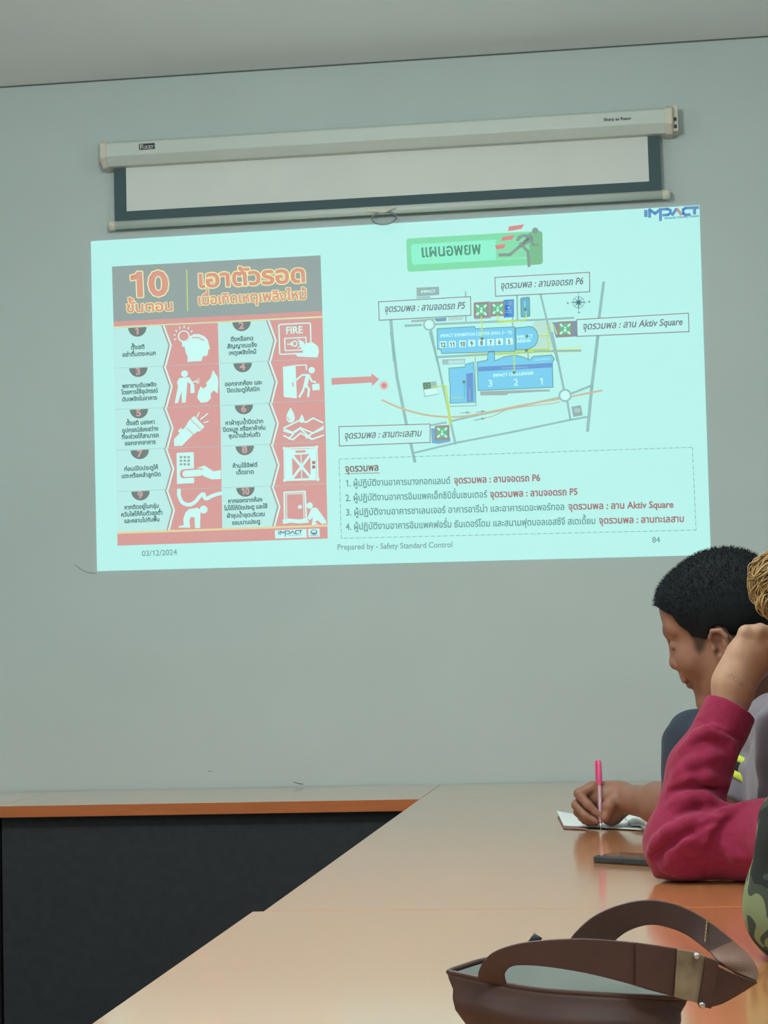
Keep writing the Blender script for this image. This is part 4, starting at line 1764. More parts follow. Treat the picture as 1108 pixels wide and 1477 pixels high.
S.path([hp(740, 440, 0), hp(690, 436, 0)], [.0275, .027], k=.012)
S.ell(hp(590, 425, -8), (.040, .026, .024), k=.02)
S.cone(hp(690, 436, 0), hp(470, 375, -6), .025, .018, k=.02)
S.cone(hp(690, 480, -10), hp(480, 480, -30), .022, .014, k=.02)
S.ell(hp(628, 590, -14), (.022, .026, .021), k=.016)
S.path([hp(600, 400, 2), hp(458, 340, 10), hp(338, 398, 18), hp(420, 495, 28), hp(508, 578, 31)], [.014, .0112, .0094, .0082, .0066], k=.004)
S.path([hp(600, 420, -14), hp(430, 385, -9), hp(318, 500, 2), hp(404, 590, 17), hp(496, 640, 24)], [.014, .0112, .0098, .0086, .0072], k=.004)
S.path([hp(600, 450, -26), hp(440, 430, -26), hp(334, 560, -13), hp(398, 632, -1), hp(478, 652, 8)], [.013, .0108, .0094, .0085, .0072], k=.004)
S.path([hp(610, 490, -36), hp(470, 490, -39), hp(368, 606, -30), hp(428, 648, -20), hp(492, 656, -10)], [.012, .0098, .0085, .0078, .0068], k=.004)
S.path([hp(705, 470, 6), hp(652, 452, 24), hp(606, 510, 38), hp(574, 606, 40)], [.0185, .0140, .0118, .0098], k=.006)
S.ell(hp(578, 592, 48), (.0058, .0030, .0074), k=.0015)       # thumb nail


def tintA(v):
    c = np.ones((len(v), 3), np.float32)
    q = (v - HO) @ HR
    ax = np.abs(q[:, 1])

    def blob(cx, cy_, cz, rx, ry, rz):
        return np.clip(1.25 - np.sqrt(((q[:, 0] - cx) / rx) ** 2 + ((ax - cy_) / ry) ** 2 + ((q[:, 2] - cz) / rz) ** 2), 0, 1)[:, None]
    lips = blob(.102, 0, -.0605, .016, .023, .014)
    c = c * (1 - lips) + lips * V(.88, .66, .68)
    brow = blob(.082, .029, .042, .018, .024, .0065)
    c = c * (1 - .72 * brow) + .72 * brow * V(.12, .10, .10)
    lash = blob(.089, .033, .001, .011, .018, .0036)
    c = c * (1 - .8 * lash) + .8 * lash * V(.1, .08, .08)
    inside = np.clip(.5 - poly_sd(q[:, [0, 2]], polyA) / .009, 0, 1) * (ax > .035)
    c = c * (1 - .86 * inside[:, None]) + .86 * inside[:, None] * V(.10, .12, .14)
    stub = blob(.085, 0, -.090, .03, .03, .018) * .18
    c = c * (1 - stub) + stub * V(.3, .32, .35)
    nail = np.clip(1.4 - np.sqrt((((v - hp(578, 592, 50)) / V(.0055, .006, .0068)) ** 2).sum(1)), 0, 1)[:, None]
    c = c * (1 - nail) + nail * V(1.25, 1.2, 1.2)
    return c


personA = S.build('person', .0022, MT['skinA'], None, tint=tintA, smooth_it=1)
tag(personA, 'person with short black hair in a navy shirt, bowed and writing with the pink pen', 'person')

def tint_hair(v):
    q = (v - HO) @ HR
    fade = np.clip((.028 - q[:, 2]) / .05, 0, 1) * np.clip((q[:, 0] + .02) / .04, 0, 1)
    return np.ones((len(v), 3)) + fade[:, None] * V(2.4, 1.5, 1.0)


crop_hair('hair', HR, HO, polyA, .0055, MT['hairA'], personA, tuft=[((.036, 0, .074), (.046, .054, .038))], tint=tint_hair)

S = Body()
S.ell(chest + V(.005, 0, 0), (.115, .185, .15), k=.04)
S.cone(chest, (.34, 3.46, .60), .135, .15, k=.06)
S.cone(shR + V(.02, -.03, .0), shL + V(.02, .03, 0), .062, .062, k=.04)
S.cone(neckA + V(.01, 0, -.02), chest, .068, .09, k=.03)
for a, b, t in ((shR, elR, .86), (shL, elL, .75)):
    e = a + (b - a) * t
    S.cone(a, e, .064, .057, k=.02)
    u = (b - a) / np.linalg.norm(b - a)
    r3 = np.stack([np.cross(u, V(0, 1, 0)) / np.linalg.norm(np.cross(u, V(0, 1, 0))), np.zeros(3), u], 1)
    r3[:, 1] = np.cross(r3[:, 2], r3[:, 0])
    S.box(e + u * .05, (.09, .09, .05), .002, k=.004, mode=-1, rot=r3)
S.ell(neckA + V(-.015, 0, .03), (.062, .062, .035), k=.01, mode=-1)


def wr(amp, sc, ph=0.0):
    def f(P):
        return amp * (np.sin(P @ V(sc, sc * .6, sc * 1.1) + 2.0 * np.sin(P @ V(-sc * .4, sc * .5, sc * .55) + ph)))
    return f


S.disp = wr(.0016, 62)
S.build('shirt', .0045, MT['navy'], personA, smooth_it=2)
lower_body(personA, (.36, 3.46, .52), -.06, MT['trousers'], MT['shoe'])

# ------------------------------------------------------------------ grey mauve shirt with neon bands
BL = A3(1150, 1052, 3.07)
BR_ = A3(1110, 1050, 3.27)
eBL = A3(1158, 1190, 3.06)
eBR = A3(1052, 1152, 3.24)
neckB = A3(1232, 985, 3.20)
RB = head_frame(5, 12, 0)
OB = neckB + V(.0, 0, .13)
chB = (BL + BR_) / 2 + V(.08, 0, -.10)
S = Body()
head(S, RB, OB, neck=neckB)
S.ell(chB, (.09, .15, .13), k=.04)
S.cone(chB, (.42, 3.18, .56), .11, .11, k=.05)
S.cone(neckB, chB, .055, .07, k=.04)
wBL = np.array([.20, 3.09, .785])
wBR = np.array([.20, 3.22, .785])
for a, b, c in ((BL, eBL, wBL), (BR_, eBR, wBR)):
    S.cone(chB, a, .06, .045, k=.04)
    S.cone(a, b, .044, .038, k=.02)
    S.cone(b, c, .036, .025, k=.012)
hand(S, wBL, (-.9, .3, -.02), (0, 0, 1), (.3, .9, 0), .4, size=.82, rw=.022)
hand(S, wBR, (-.8, -.5, -.02), (0, 0, 1), (.5, -.8, 0), .4, size=.82, rw=.022)
personB = S.build('person', .005, MT['skinB'], None, tint=ONE)
tag(personB, 'person in a grey mauve shirt with neon yellow sleeve bands, cut by the right edge', 'person')
crop_hair('hair', RB, OB, [(.078, .083), (.06, .05), (.03, .03), (.02, -.02), (.0, .03), (-.02, -.03), (-.06, -.08), (-.2, -.08), (-.2, .25), (.2, .25), (.2, .085)], .009, MT['hairB'], personB, h=.005, n_spike=1200)
S = Body()
S.ell(chB, (.115, .18, .155), k=.05)
S.cone(chB, (.43, 3.18, .58), .135, .15, k=.06)
S.cone(BL + V(.02, .03, .0), BR_ + V(.02, -.03, 0), .06, .06, k=.04)
S.cone(neckB + V(0, 0, -.03), chB, .064, .09, k=.03)
S.cone(BL, BL + (eBL - BL) * .95, .060, .062, k=.03)
uB = (eBR - BR_) / np.linalg.norm(eBR - BR_)
S.cone(BR_, BR_ + uB * .175, .052, .052, k=.02)
r3 = np.stack([np.cross(uB, V(0, 1, 0)), V(0, 1, 0), uB], 1)
r3[:, 0] /= np.linalg.norm(r3[:, 0])
r3[:, 1] = np.cross(r3[:, 2], r3[:, 0])
S.box(BR_ + uB * (.146 + .05), (.08, .08, .05), .002, k=.003, mode=-1, rot=r3)
S.ell(neckB + V(-.01, 0, .03), (.06, .06, .035), k=.01, mode=-1)
S.cone(A3(1101, 1040, 3.05), A3(1106, 1150, 3.03), .008, .010, k=.03)
S.disp = wr(.0018, 55, 1.0)
shirtB = S.build('shirt', .0035, MT['mauve'], personB, smooth_it=2)


def sleeve_band(name, t0, t1, r, m):
    bm = bmesh.new()
    n = 40
    rings = []
    for t, rr in ((t0, r - .003), (t0, r), ((t0 + t1) / 2, r + .0006), (t1, r), (t1, r - .003)):
        c = BR_ + uB * t
        rings.append([bm.verts.new(c + r3[:, 0] * rr * math.cos(2 * math.pi * k / n) + r3[:, 1] * rr * math.sin(2 * math.pi * k / n)) for k in range(n)])
    for a, b in zip(rings[:-1], rings[1:]):
        for k in range(n):
            bm.faces.new((a[k], a[(k + 1) % n], b[(k + 1) % n], b[k]))
    return obj(name, bm, m, shirtB, smooth=True)


sleeve_band('sleeve_band', .076, .087, .0545, MT['neon'])['label'] = 'neon yellow upper sleeve band'
sleeve_band('sleeve_band', .087, .102, .0540, MT['band'])['label'] = 'black sleeve band between the yellow ones'
sleeve_band('sleeve_band', .102, .113, .0545, MT['neon'])['label'] = 'neon yellow lower sleeve band'
lower_body(personB, (.46, 3.13, .52), .02, MT['trousers'], MT['shoe'])

# ------------------------------------------------------------------ raspberry sleeve, head propped on the hand
CYD = 2.93
elC = A3(984, 1222, CYD)
elC[2] = TABLE_Z + .0535
wrC = A3(1057, 1003, 2.985)
shC = A3(1290, 1185, 2.64)
shCr = A3(1275, 1090, 2.92)
neckC = A3(1300, 1005, 2.80)
RC = head_frame(12, 14, -6)
OC = A3(1226, 892, 2.93)
chC = (shC + shCr) / 2 + V(.06, 0, -.10)
S = Body()
head(S, RC, OC, neck=neckC)
S.ell(chC, (.09, .15, .13), k=.04)
S.cone(chC, (.54, 2.77, .56), .11, .11, k=.05)
S.cone(neckC, chC, .052, .07, k=.04)
S.cone(elC + V(.125, -.02, .0), elC, .044, .036, k=.02)
S.cone(shC, elC + V(.125, -.02, .0), .045, .046, k=.02)
S.cone(elC, wrC, .036, .0265, k=.02)
S.cone(chC, shC, .06, .045, k=.04)
S.cone(chC, shCr, .06, .045, k=.04)
elCr = np.array([.36, 3.16, .79])
wCr = np.array([.16, 3.02, .785])
elCr, wCr = np.array([.50, 2.93, .80]), np.array([.38, 2.80, .79])
S.cone(shCr, elCr, .044, .04, k=.02)
S.cone(elCr, wCr, .038, .026, k=.02)
hand(S, wCr, (-.9, -.1, -.05), (0, 0, 1), (.1, -1, 0), .5, size=.9, rw=.025)


def hc(x, y, w):
    """crop (origin 1028, 880; 8.2 px per px), millimetres towards the camera"""
    return A3(1028 + x / 8.2, 880 + y / 8.2, 2.985 - w / 1000)


# propped hand: back of the hand towards the camera, fingers folded away over the cheek
S.path([hc(235, 1020, 0), hc(240, 860, 2)], [.0268, .0262], k=.015)
S.cone(hc(240, 860, 2), hc(330, 560, 4), .0255, .022, k=.02)
S.cone(hc(250, 840, 0), hc(400, 480, 0), .024, .022, k=.02)
S.cone(hc(300, 830, 0), hc(560, 520, -4), .022, .022, k=.02)
kn = [hc(395, 270, 12), hc(560, 262, 12), hc(720, 300, 8), hc(850, 400, 0)]
for i, (kx, r) in enumerate(zip(kn, (.0118, .0125, .0120, .0108))):
    base = (hc(270, 780, 4), hc(330, 760, 4), hc(390, 760, 2), hc(440, 770, -2))[i]
    S.cone(base, kx, .013, r, k=.012)
    p1 = kx + V(.024, .034, .004 - .008 * i)
    p2 = p1 + V(.020, .006, -.022)
    p3 = p2 + V(-.004, -.006, -.018)
    S.path([kx, p1, p2, p3], [r, r * .88, r * .8, r * .7], k=.004)
S.path([hc(380, 800, -12), hc(620, 640, -20), hc(820, 560, -22), hc(960, 480, -20)], [.018, .014, .0115, .009], k=.01)


def tintC(v):
    c = np.ones((len(v), 3), np.float32)
    # small faded tattoo on the wrist
    for x0, y0, rx, ry in ((175, 775, .0042, .0030), (225, 790, .0050, .0034), (275, 810, .0046, .0036), (325, 850, .0042, .0044), (250, 755, .0036, .002), (340, 880, .003, .003)):
        p = S.cast(1028 + x0 / 8.2, 880 + y0 / 8.2)
        if p is None:
            continue
        d = (v - p) / V(rx, .012, ry)
        r = np.sqrt((d * d).sum(1))
        ringv = np.clip(1 - np.abs(r - .75) / .42, 0, 1)[:, None]
        c = c * (1 - .5 * ringv) + .5 * ringv * V(.42, .50, .60)
    return c


personC = S.build('person', .0026, MT['skinC'], None, tint=tintC, smooth_it=1)
tag(personC, 'person in a raspberry sleeve with golden hair, elbow on the table and hand at head', 'person')

S = Body()
axis = (wrC - elC) / np.linalg.norm(wrC - elC)
mid = A3(1009, 1110, CYD + .03)
cf0 = A3(1043, 1046, CYD + .045)
cf1 = A3(1058, 1012, CYD + .053)
S.cone(elC, mid, .0530, .0455, k=.02)
S.cone(mid, cf0, .0455, .0400, k=.02)
S.ell(elC + V(-.002, 0, .0), (.0535, .053, .0535), k=.02)
sC = elC + V(.125, -.02, .003)
S.cone(elC + V(.012, 0, .001), sC, .0535, .058, k=.022)
S.cone(sC, shC + V(0, 0, -.01), .058, .070, k=.03)
S.ell(chC, (.12, .18, .155), k=.05)
S.cone(chC, (.55, 2.77, .58), .135, .15, k=.06)
S.cone(shC + V(.02, .03, 0), shCr + V(.02, -.03, 0), .06, .06, k=.04)
S.cone(neckC + V(0, 0, -.03), chC, .062, .09, k=.03)
S.cone(shCr, elCr, .058, .054, k=.03)
S.cone(elCr, elCr + (wCr - elCr) * .85, .052, .040, k=.02)
S.ell(neckC + V(-.01, 0, .03), (.055, .055, .035), k=.01, mode=-1)
# cuff
ca, cb = A3(1041, 1050, CYD + .042), A3(1066, 996, CYD + .06)
S.cone(ca, cb, .0405, .0425, k=.006)
# cut the cuff along the line seen in the photograph
q0, q1 = A3(1021, 1003, CYD + .05), A3(1092, 1041, CYD + .05)
e1 = (q1 - q0) / np.linalg.norm(q1 - q0)
e2 = V(-.10, .96, -.25)
e2 = e2 - e1 * (e2 @ e1)
e2 /= np.linalg.norm(e2)
e3 = np.cross(e1, e2)
if e3[2] < 0:
    e3 = -e3
S.box((q0 + q1) / 2 + e3 * .06, (.075, .09, .06), .001, k=.003, mode=-1, rot=np.stack([e1, e2, e3], 1))


def c4c(x, y):
    return (908 + x / 4.925, 1000 + y / 4.925)


ridges = [([(150, 1140), (210, 1060), (320, 985), (460, 930), (620, 880)], .0060), ([(160, 1090), (260, 990), (400, 925), (560, 885)], .0045),
          ([(200, 1290), (320, 1190), (440, 1090), (560, 980), (650, 890)], .0065), ([(540, 1140), (560, 1060), (600, 980), (660, 910)], .0060),
          ([(290, 1130), (400, 1050), (520, 960)], .005), ([(560, 930), (680, 860), (800, 800)], .006),
          ([(300, 790), (420, 750), (560, 748), (680, 800)], .0042), ([(290, 665), (420, 610), (560, 602), (690, 650)], .0038),
          ([(330, 580), (440, 500), (580, 455), (720, 450)], .0046), ([(380, 400), (480, 300), (600, 285), (720, 370), (740, 430)], .0050), ([(450, 330), (560, 260), (690, 300)], .004),
          ([(700, 1090), (760, 1160), (830, 1180)], .005), ([(250, 1240), (360, 1270), (480, 1290)], .004)]
for pl, r in ridges:
    pts = []
    for x, y in pl:
        p = S.cast(*c4c(x, y))
        if p is not None and p[1] < 3.05:
            pts.append(p + np.array(FWD) * r * .55)
    for i in range(len(pts) - 1):
        n_ = len(pts)
        f = lambda j: r * (.45 + .55 * math.sin(math.pi * min(max((j + .3) / (n_ - .4), 0.05), .95)))
        S.cone(pts[i], pts[i + 1], f(i), f(i + 1), k=.014)
# grooves between the folds
for pl, r in (([(175, 1165), (300, 1065), (450, 985), (600, 905)], .0035), ([(300, 700), (450, 655), (680, 690)], .003), ([(330, 860), (500, 810), (660, 850)], .003), ([(560, 1130), (620, 1010), (690, 905)], .004)):
    pts = [S.cast(*c4c(x, y)) for x, y in pl]
    pts = [p for p in pts if p is not None and p[1] < 3.05]
    for i in range(len(pts) - 1):
        S.cone(pts[i], pts[i + 1], r, r, k=.008, mode=-1)
# seam above the cuff
pts = [S.cast(1003 + (1078 - 1003) * t, 1037 + 33 * t) for t in np.linspace(.05, .9, 7)]
for i in range(6):
    if pts[i] is not None and pts[i + 1] is not None and pts[i][1] < 3.05 and pts[i + 1][1] < 3.05:
        S.cone(pts[i], pts[i + 1], .0018, .0018, k=.005, mode=-1)
S.box((elC[0] + .1, elC[1], TABLE_Z - .0985), (.6, .4, .0995), .001, k=.006, mode=-1)
sweater = S.build('sweater', .0026, MT['pink'], personC, smooth_it=1)
lower_body(personC, (.57, 2.77, .52), .12, MT['trousers'], MT['shoe'])

# golden hair: shoulder-length locks around the head, darker underneath
MT['gold'] = mat('golden_hair', (.34, .22, .082), .5, .5, noise=(120, .25, (1, 1, .15)))
MT['brown_hair'] = mat('dark_brown_hair', (.030, .022, .018), .5, .4)
S = Body()
S.frame(RC, OC)
skull(S, .016)
S.ell((-.04, 0, -.02), (.075, .085, .10), k=.03)
S.frame()


def limC(P):
    q = (P - OC) @ RC
    return poly_sd(q[:, [0, 2]], [(.075, .085), (.055, .04), (.03, .0), (.02, -.09), (-.2, -.15), (-.2, .25), (.2, .25), (.2, .09)])


S.fn(limC, OC, .4, mode=0)
hairC = S.build('hair', .0045, MT['brown_hair'], personC)
bm = bmesh.new()
r_ = np.random.default_rng(5)


def lock(pts, r, n=1, spread=.004):
    for _ in range(n):
        o_ = V(*r_.normal(0, spread, 3))
        cv = catmull([Vector(p + o_ + V(*r_.normal(0, spread * .3, 3))) for p in pts], 6)
        m = len(cv)
        tube(bm, cv, [max(.0006, r * math.sin(math.pi * (.12 + .80 * i / (m - 1)))) for i in range(m)], 6)


h3 = lambda x, y, w=0: A3(911 + x / 5.47, 776 + y / 5.47, 2.90 - w)
lock([h3(1300, 120), h3(1120, 160), h3(1040, 200), h3(1000, 250), h3(985, 330)], .0013, 70, .006)
lock([h3(1300, 160), h3(1110, 220), h3(1030, 270), h3(985, 330), h3(968, 390), h3(985, 440)], .0012, 60, .0045)
lock([h3(968, 370), h3(975, 440), h3(1010, 480), h3(1060, 500), h3(1120, 470), h3(1200, 430)], .0011, 50, .004)
lock([h3(1010, 470), h3(1050, 530), h3(1090, 565), h3(1150, 570), h3(1220, 520)], .0012, 60, .005)
lock([h3(1250, 330, .01), h3(1150, 360, .01), h3(1080, 420, .01), h3(1060, 500, .01), h3(1100, 550, .01)], .0014, 70, .008)
lock([h3(1280, 200, .01), h3(1160, 260, .01), h3(1090, 320, .01), h3(1040, 330, .01)], .0014, 70, .008)
for k in range(34):
    a = r_.uniform(-1.1, 1.4)
    p0 = OC + RC @ V(r_.uniform(-.05, .05), r_.uniform(-.03, .03), .155)
    p1 = OC + RC @ (V(math.sin(a) * .085 - .01, .095, .07))
    p2 = OC + RC @ (V(math.sin(a) * .095 - .03, .105, -.02))
    p3 = OC + RC @ (V(math.sin(a) * .07 - .05, .10, -.12))
    lock([p0, p1, p2, p3], .0052, 2, .006)
lk = obj('golden_lock', bm, MT['gold'], hairC, smooth=True)
lk['label'] = 'golden bleached strands'

# ------------------------------------------------------------------ camouflage sleeve at the right edge
elD = A3(1161, 1312, 2.20)
elD[2] = TABLE_Z + .056
shD = A3(1330, 985, 2.16)
shDr = A3(1310, 985, 2.52)
neckD = A3(1400, 930, 2.34)
RD_ = head_frame(0, 8, 0)
OD = neckD + V(-.03, 0, .13)
chD = (shD + shDr) / 2 + V(.07, 0, -.11)
wD = np.array([.33, 1.96, .80])
elDr, wDr = np.array([.52, 2.62, .80]), np.array([.42, 2.44, .79])
S = Body()
head(S, RD_, OD, neck=neckD)
S.ell(chD, (.09, .16, .13), k=.04)
S.cone(chD, (.62, 2.32, .56), .11, .12, k=.05)
S.cone(neckD, chD, .058, .07, k=.04)
for a, b, c in ((shD, elD, wD), (shDr, elDr, wDr)):
    S.cone(chD, a, .06, .045, k=.04)
    S.cone(a, b, .045, .04, k=.02)
    S.cone(b, c, .04, .027, k=.012)
hand(S, wD, (.8, -.5, -.1), (0, 0, 1), (-.5, -.8, 0), .6, size=.95)
hand(S, wDr, (-.5, -.8, -.05), (0, 0, 1), (.8, -.5, 0), .5, size=.95)
personD = S.build('person', .006, MT['skinB'], None, tint=ONE)
tag(personD, 'person in a camouflage sleeve, only the bent elbow showing beside the handbag', 'person')
crop_hair('hair', RD_, OD, [(.078, .083), (.06, .05), (.03, .03), (.02, -.02), (.0, .03), (-.02, -.03), (-.06, -.08), (-.2, -.08), (-.2, .25), (.2, .25), (.2, .085)], .009, MT['hairB'], personD, h=.006, n_spike=1000)
S = Body()
S.ell(elD, (.056, .060, .056), k=.02)
midD = A3(1178, 1212, 2.19)
S.cone(elD, midD, .056, .062, k=.03)
S.cone(midD, shD, .060, .072, k=.03)
S.cone(elD, elD + (wD - elD) * .85, .054, .042, k=.03)
S.ell(chD, (.125, .19, .16), k=.05)
S.cone(chD, (.63, 2.32, .58), .14, .15, k=.06)
S.cone(shD + V(.02, .03, 0), shDr + V(.02, -.03, 0), .062, .062, k=.04)
S.cone(neckD + V(0, 0, -.03), chD, .066, .09, k=.03)
S.cone(shDr, elDr, .06, .056, k=.03)
S.cone(elDr, elDr + (wDr - elDr) * .85, .052, .042, k=.02)
S.ell(neckD + V(-.01, 0, .03), (.06, .06, .035), k=.01, mode=-1)
S.disp = wr(.0022, 48, .5)
S.box((elD[0] + .1, elD[1], TABLE_Z - .0985), (.30, .5, .0995), .001, k=.006, mode=-1)
S.build('jacket', .0045, MT['camo'], personD, smooth_it=2)
lower_body(personD, (.64, 2.34, .52), .24, MT['trousers'], MT['shoe'])

# ================================================================== PEN, PAPER, PHONE, HANDBAG
MT['paper'] = mat('white_paper', (.74, .77, .76), .8, .2)
MT['cover'] = mat('dull_red_cover', (.24, .13, .11), .7, .3)
MT['pinkcap'] = mat('pink_plastic', (.78, .10, .26), .25, .5, trans=.15)
MT['clear'] = mat('clear_pink_plastic', (.92, .62, .70), .12, .5, trans=.75, ior=1.45)
MT['refill'] = mat('pale_pink_refill', (.85, .55, .60), .35, .5)
MT['metal'] = mat('steel', (.55, .55, .55), .25, .5, metal=1.0)
MT['phone'] = mat('dark_phone_case', (.030, .038, .042), .45, .4)
MT['glass'] = mat('phone_glass', (.012, .014, .016), .06, .6)

# pen between thumb and forefinger
tip = np.array(on_z(867, 1196, TABLE_Z + .0030))
top = np.array(at(863.6, 1096, tip[1] + .028))
ax = (top - tip) / np.linalg.norm(top - tip)
LP = np.linalg.norm(top - tip)
pt = lambda s: tip + ax * LP * s
pen = empty('pen', tuple(tip))
tag(pen, 'pink ballpoint pen with a clear barrel held upright in the writing hand', 'pen')
bm = bmesh.new()
tube(bm, [pt(0), pt(.03), pt(.10)], [.0007, .0013, .0026], 12)
obj('tip', bm, MT['metal'], pen, smooth=False)
bm = bmesh.new()
tube(bm, [pt(.09), pt(.13), pt(.2), pt(.66)], [.0030, .0043, .0047, .0047], 16)
obj('barrel', bm, MT['clear'], pen)
bm = bmesh.new()
tube(bm, [pt(.06), pt(.70)], [.0017, .0017], 10)
obj('ink_refill', bm, MT['refill'], pen)
bm = bmesh.new()
tube(bm, [pt(.635), pt(.645), pt(.80), pt(.95), pt(.985), pt(1.0)], [.0048, .0056, .0056, .0053, .0042, .002], 16)
cap = obj('cap', bm, MT['pinkcap'], pen)
bm = bmesh.new()
sidev = np.array(-RGT) * .8 - np.array(FWD) * .5
tube(bm, [pt(.97) + sidev * .003, pt(.985) + sidev * .0075, pt(.95) + sidev * .0085, pt(.72) + sidev * .0078, pt(.70) + sidev * .0066], [.0013, .0017, .0017, .0015, .001], 8)
obj('clip', bm, MT['pinkcap'], cap)


# folded paper under the hand
def sheet_mesh(name, quad, nx, ny, hfun, th, m, parent):
    q = [V(*p) for p in quad]
    top_, bot = [], []
    for j in range(ny + 1):
        for i in range(nx + 1):
            u, v = i / nx, j / ny
            p = (1 - v) * ((1 - u) * q[0] + u * q[1]) + v * ((1 - u) * q[3] + u * q[2])
            z = hfun(u, v)
            top_.append(p + V(0, 0, z + th))
            bot.append(p + V(0, 0, z))
    n = (nx + 1) * (ny + 1)
    f = []
    for j in range(ny):
        for i in range(nx):
            a = j * (nx + 1) + i
            f.append((a, a + 1, a + nx + 2, a + nx + 1))
            f.append((n + a, n + a + nx + 1, n + a + nx + 2, n + a + 1))
    rim = [i for i in range(nx + 1)] + [j * (nx + 1) + nx for j in range(1, ny + 1)] + [ny * (nx + 1) + i for i in range(nx - 1, -1, -1)] + [j * (nx + 1) for j in range(ny - 1, 0, -1)]
    for k in range(len(rim)):
        a, b = rim[k], rim[(k + 1) % len(rim)]
        f.append((b, a, n + a, n + b))
    return pyobj(name, top_ + bot, f, m, parent, smooth=True)


cz = lambda x, y, dz=0.0: np.array(on_z(780 + x / 6.1556, 1080 + y / 6.1556, TABLE_Z + .0008 + dz))
root = cz(500, 640)
paper = empty('note_paper', (root[0], root[1], TABLE_Z))
tag(paper, 'small folded white note paper under the writing hand', 'paper')
sheet_mesh('cover_sheet', [cz(205, 712), cz(420, 722), cz(360, 610), cz(150, 606)], 14, 8, lambda u, v: .0003 + .0004 * math.sin(3 * u) ** 2, .0005, MT['cover'], paper)
sheet_mesh('top_sheet', [cz(205, 690), cz(900, 728), cz(835, 602), cz(140, 570)], 22, 10,
           lambda u, v: .0016 + .004 * max(0, .22 - u) / .22 * v + .012 * max(0, u - .72) ** 1.3 * (1 if v > .3 else v / .3), .0004, MT['paper'], paper)
sheet_mesh('folded_flap', [cz(800, 712), cz(960, 735), cz(845, 590), cz(720, 592)], 12, 8,
           lambda u, v: .0055 + .013 * math.sin(math.pi * min(1, u * .95 + .03)) * (.25 + .75 * v), .0004, MT['paper'], paper)

# phone lying by the raspberry elbow
p0 = np.array(on_z(853.5, 1244.5, TABLE_Z))
p1 = np.array(on_z(936, 1249.5, TABLE_Z))
eu = (p1 - p0) / np.linalg.norm(p1 - p0)
ev = np.cross(V(0, 0, 1), eu)
phone = empty('smartphone', (p0[0], p0[1], TABLE_Z))
tag(phone, 'dark smartphone lying face up on the table, half behind the raspberry elbow', 'phone')


def slab(bm, u0, u1, v0, v1, z0, z1, r, seg=5):
    pts = []
    for cx_, cy_, a0 in ((u1 - r, v1 - r, 0), (u0 + r, v1 - r, 90), (u0 + r, v0 + r, 180), (u1 - r, v0 + r, 270)):
        for k in range(seg + 1):
            a = math.radians(a0 + 90 * k / seg)
            pts.append((cx_ + r * math.cos(a), cy_ + r * math.sin(a)))
    lo = [bm.verts.new(p0 + eu * u + ev * v + V(0, 0, z0)) for u, v in pts]
    hi = [bm.verts.new(p0 + eu * u + ev * v + V(0, 0, z1)) for u, v in pts]
    bm.faces.new(hi)
    bm.faces.new(lo[::-1])
    for k in range(len(pts)):
        bm.faces.new((lo[k], lo[(k + 1) % len(pts)], hi[(k + 1) % len(pts)], hi[k]))


bm = bmesh.new()
slab(bm, 0, .158, 0, .076, .0004, .0108, .008)
obj('case', bm, MT['phone'], phone, bevel=.0022, seg=3)
bm = bmesh.new()
slab(bm, .004, .154, .004, .072, .0100, .0112, .006)
obj('screen', bm, MT['glass'], phone)
bm = bmesh.new()
slab(bm, .04, .062, -.0008, .004, .004, .0075, .0008, 2)
obj('side_button', bm, MT['phone'], phone)

# ------------------------------------------------------------------ handbag
MT['leather'] = mat('brown_leather', (.068, .032, .024), .5, .4, noise=(35, .14), bump=(260, .22, .0008))
MT['leather_in'] = mat('suede_strap_lining', (.21, .125, .09), .75, .25, noise=(60, .12))
MT['lining'] = mat('grey_teal_lining', (.36, .41, .38), .6, .3, noise=(20, .10))
MT['khaki'] = mat('clouded_khaki_plastic', (.24, .19, .12), .3, .5, noise=(60, .35))
MT['thread'] = mat('tan_thread', (.42, .30, .16), .7)
cb6 = lambda x, y, Y: np.array(at(600 + x / 2.1811, 1270 + y / 2.1811, Y))
BGY = 1.52
bag = empty('handbag', tuple(np.array([cb6(480, 400, BGY)[0], BGY + .02, TABLE_Z])))
tag(bag, 'brown leather handbag with two loop straps, open at the top, on the nearest table', 'handbag')
# body: front and back rims meet in two corners, walls run down to a rounded base
front = catmull([Vector(cb6(*p)) for p in ((103, 288, 1.535), (150, 298, 1.525), (215, 312, 1.512), (300, 331, 1.502), (400, 346, 1.498), (520, 355, 1.498), (640, 362, 1.502), (740, 366, 1.512), (850, 372, 1.535))], 6)
back = catmull([Vector(cb6(*p)) for p in ((103, 286, 1.538), (150, 270, 1.555), (220, 250, 1.580), (330, 240, 1.600), (450, 236, 1.606), (580, 246, 1.602), (700, 270, 1.588), (790, 316, 1.562), (852, 370, 1.538))], 6)
n = len(front)
cxy = np.mean([np.array(p) for p in front + back], 0)
rows = []
zb_ = TABLE_Z + .001
for lev, (t, sc, ins) in enumerate(((0, 1.0, 0), (.05, .985, 0), (.13, .945, .0), (.20, .945, .0), (.28, .92, 0), (.40, .83, 0), (.70, .76, 0), (.95, .74, 0), (1.0, .70, 0))):
    ring = []
    for p in list(front) + list(back[::-1])[1:-1]:
        p = np.array(p)
        q = cxy + (p - cxy) * V(sc, sc, 1)
        bulge = (.020 * math.exp(-((t - .24) / .07) ** 2) * .35 + .014) * math.sin(math.pi * min(1, t * 1.05)) * (1 if p[1] < cxy[1] else -1) * -1
        q = V(q[0], q[1] + bulge, p[2] + (zb_ - p[2]) * t)
        ring.append(q)
    rows.append(ring)
m = len(rows[0])
vs = [p for r in rows for p in r]
fs = []
for j in range(len(rows) - 1):
    for i in range(m):
        a, b = j * m + i, j * m + (i + 1) % m
        fs.append((a, a + m, b + m, b))
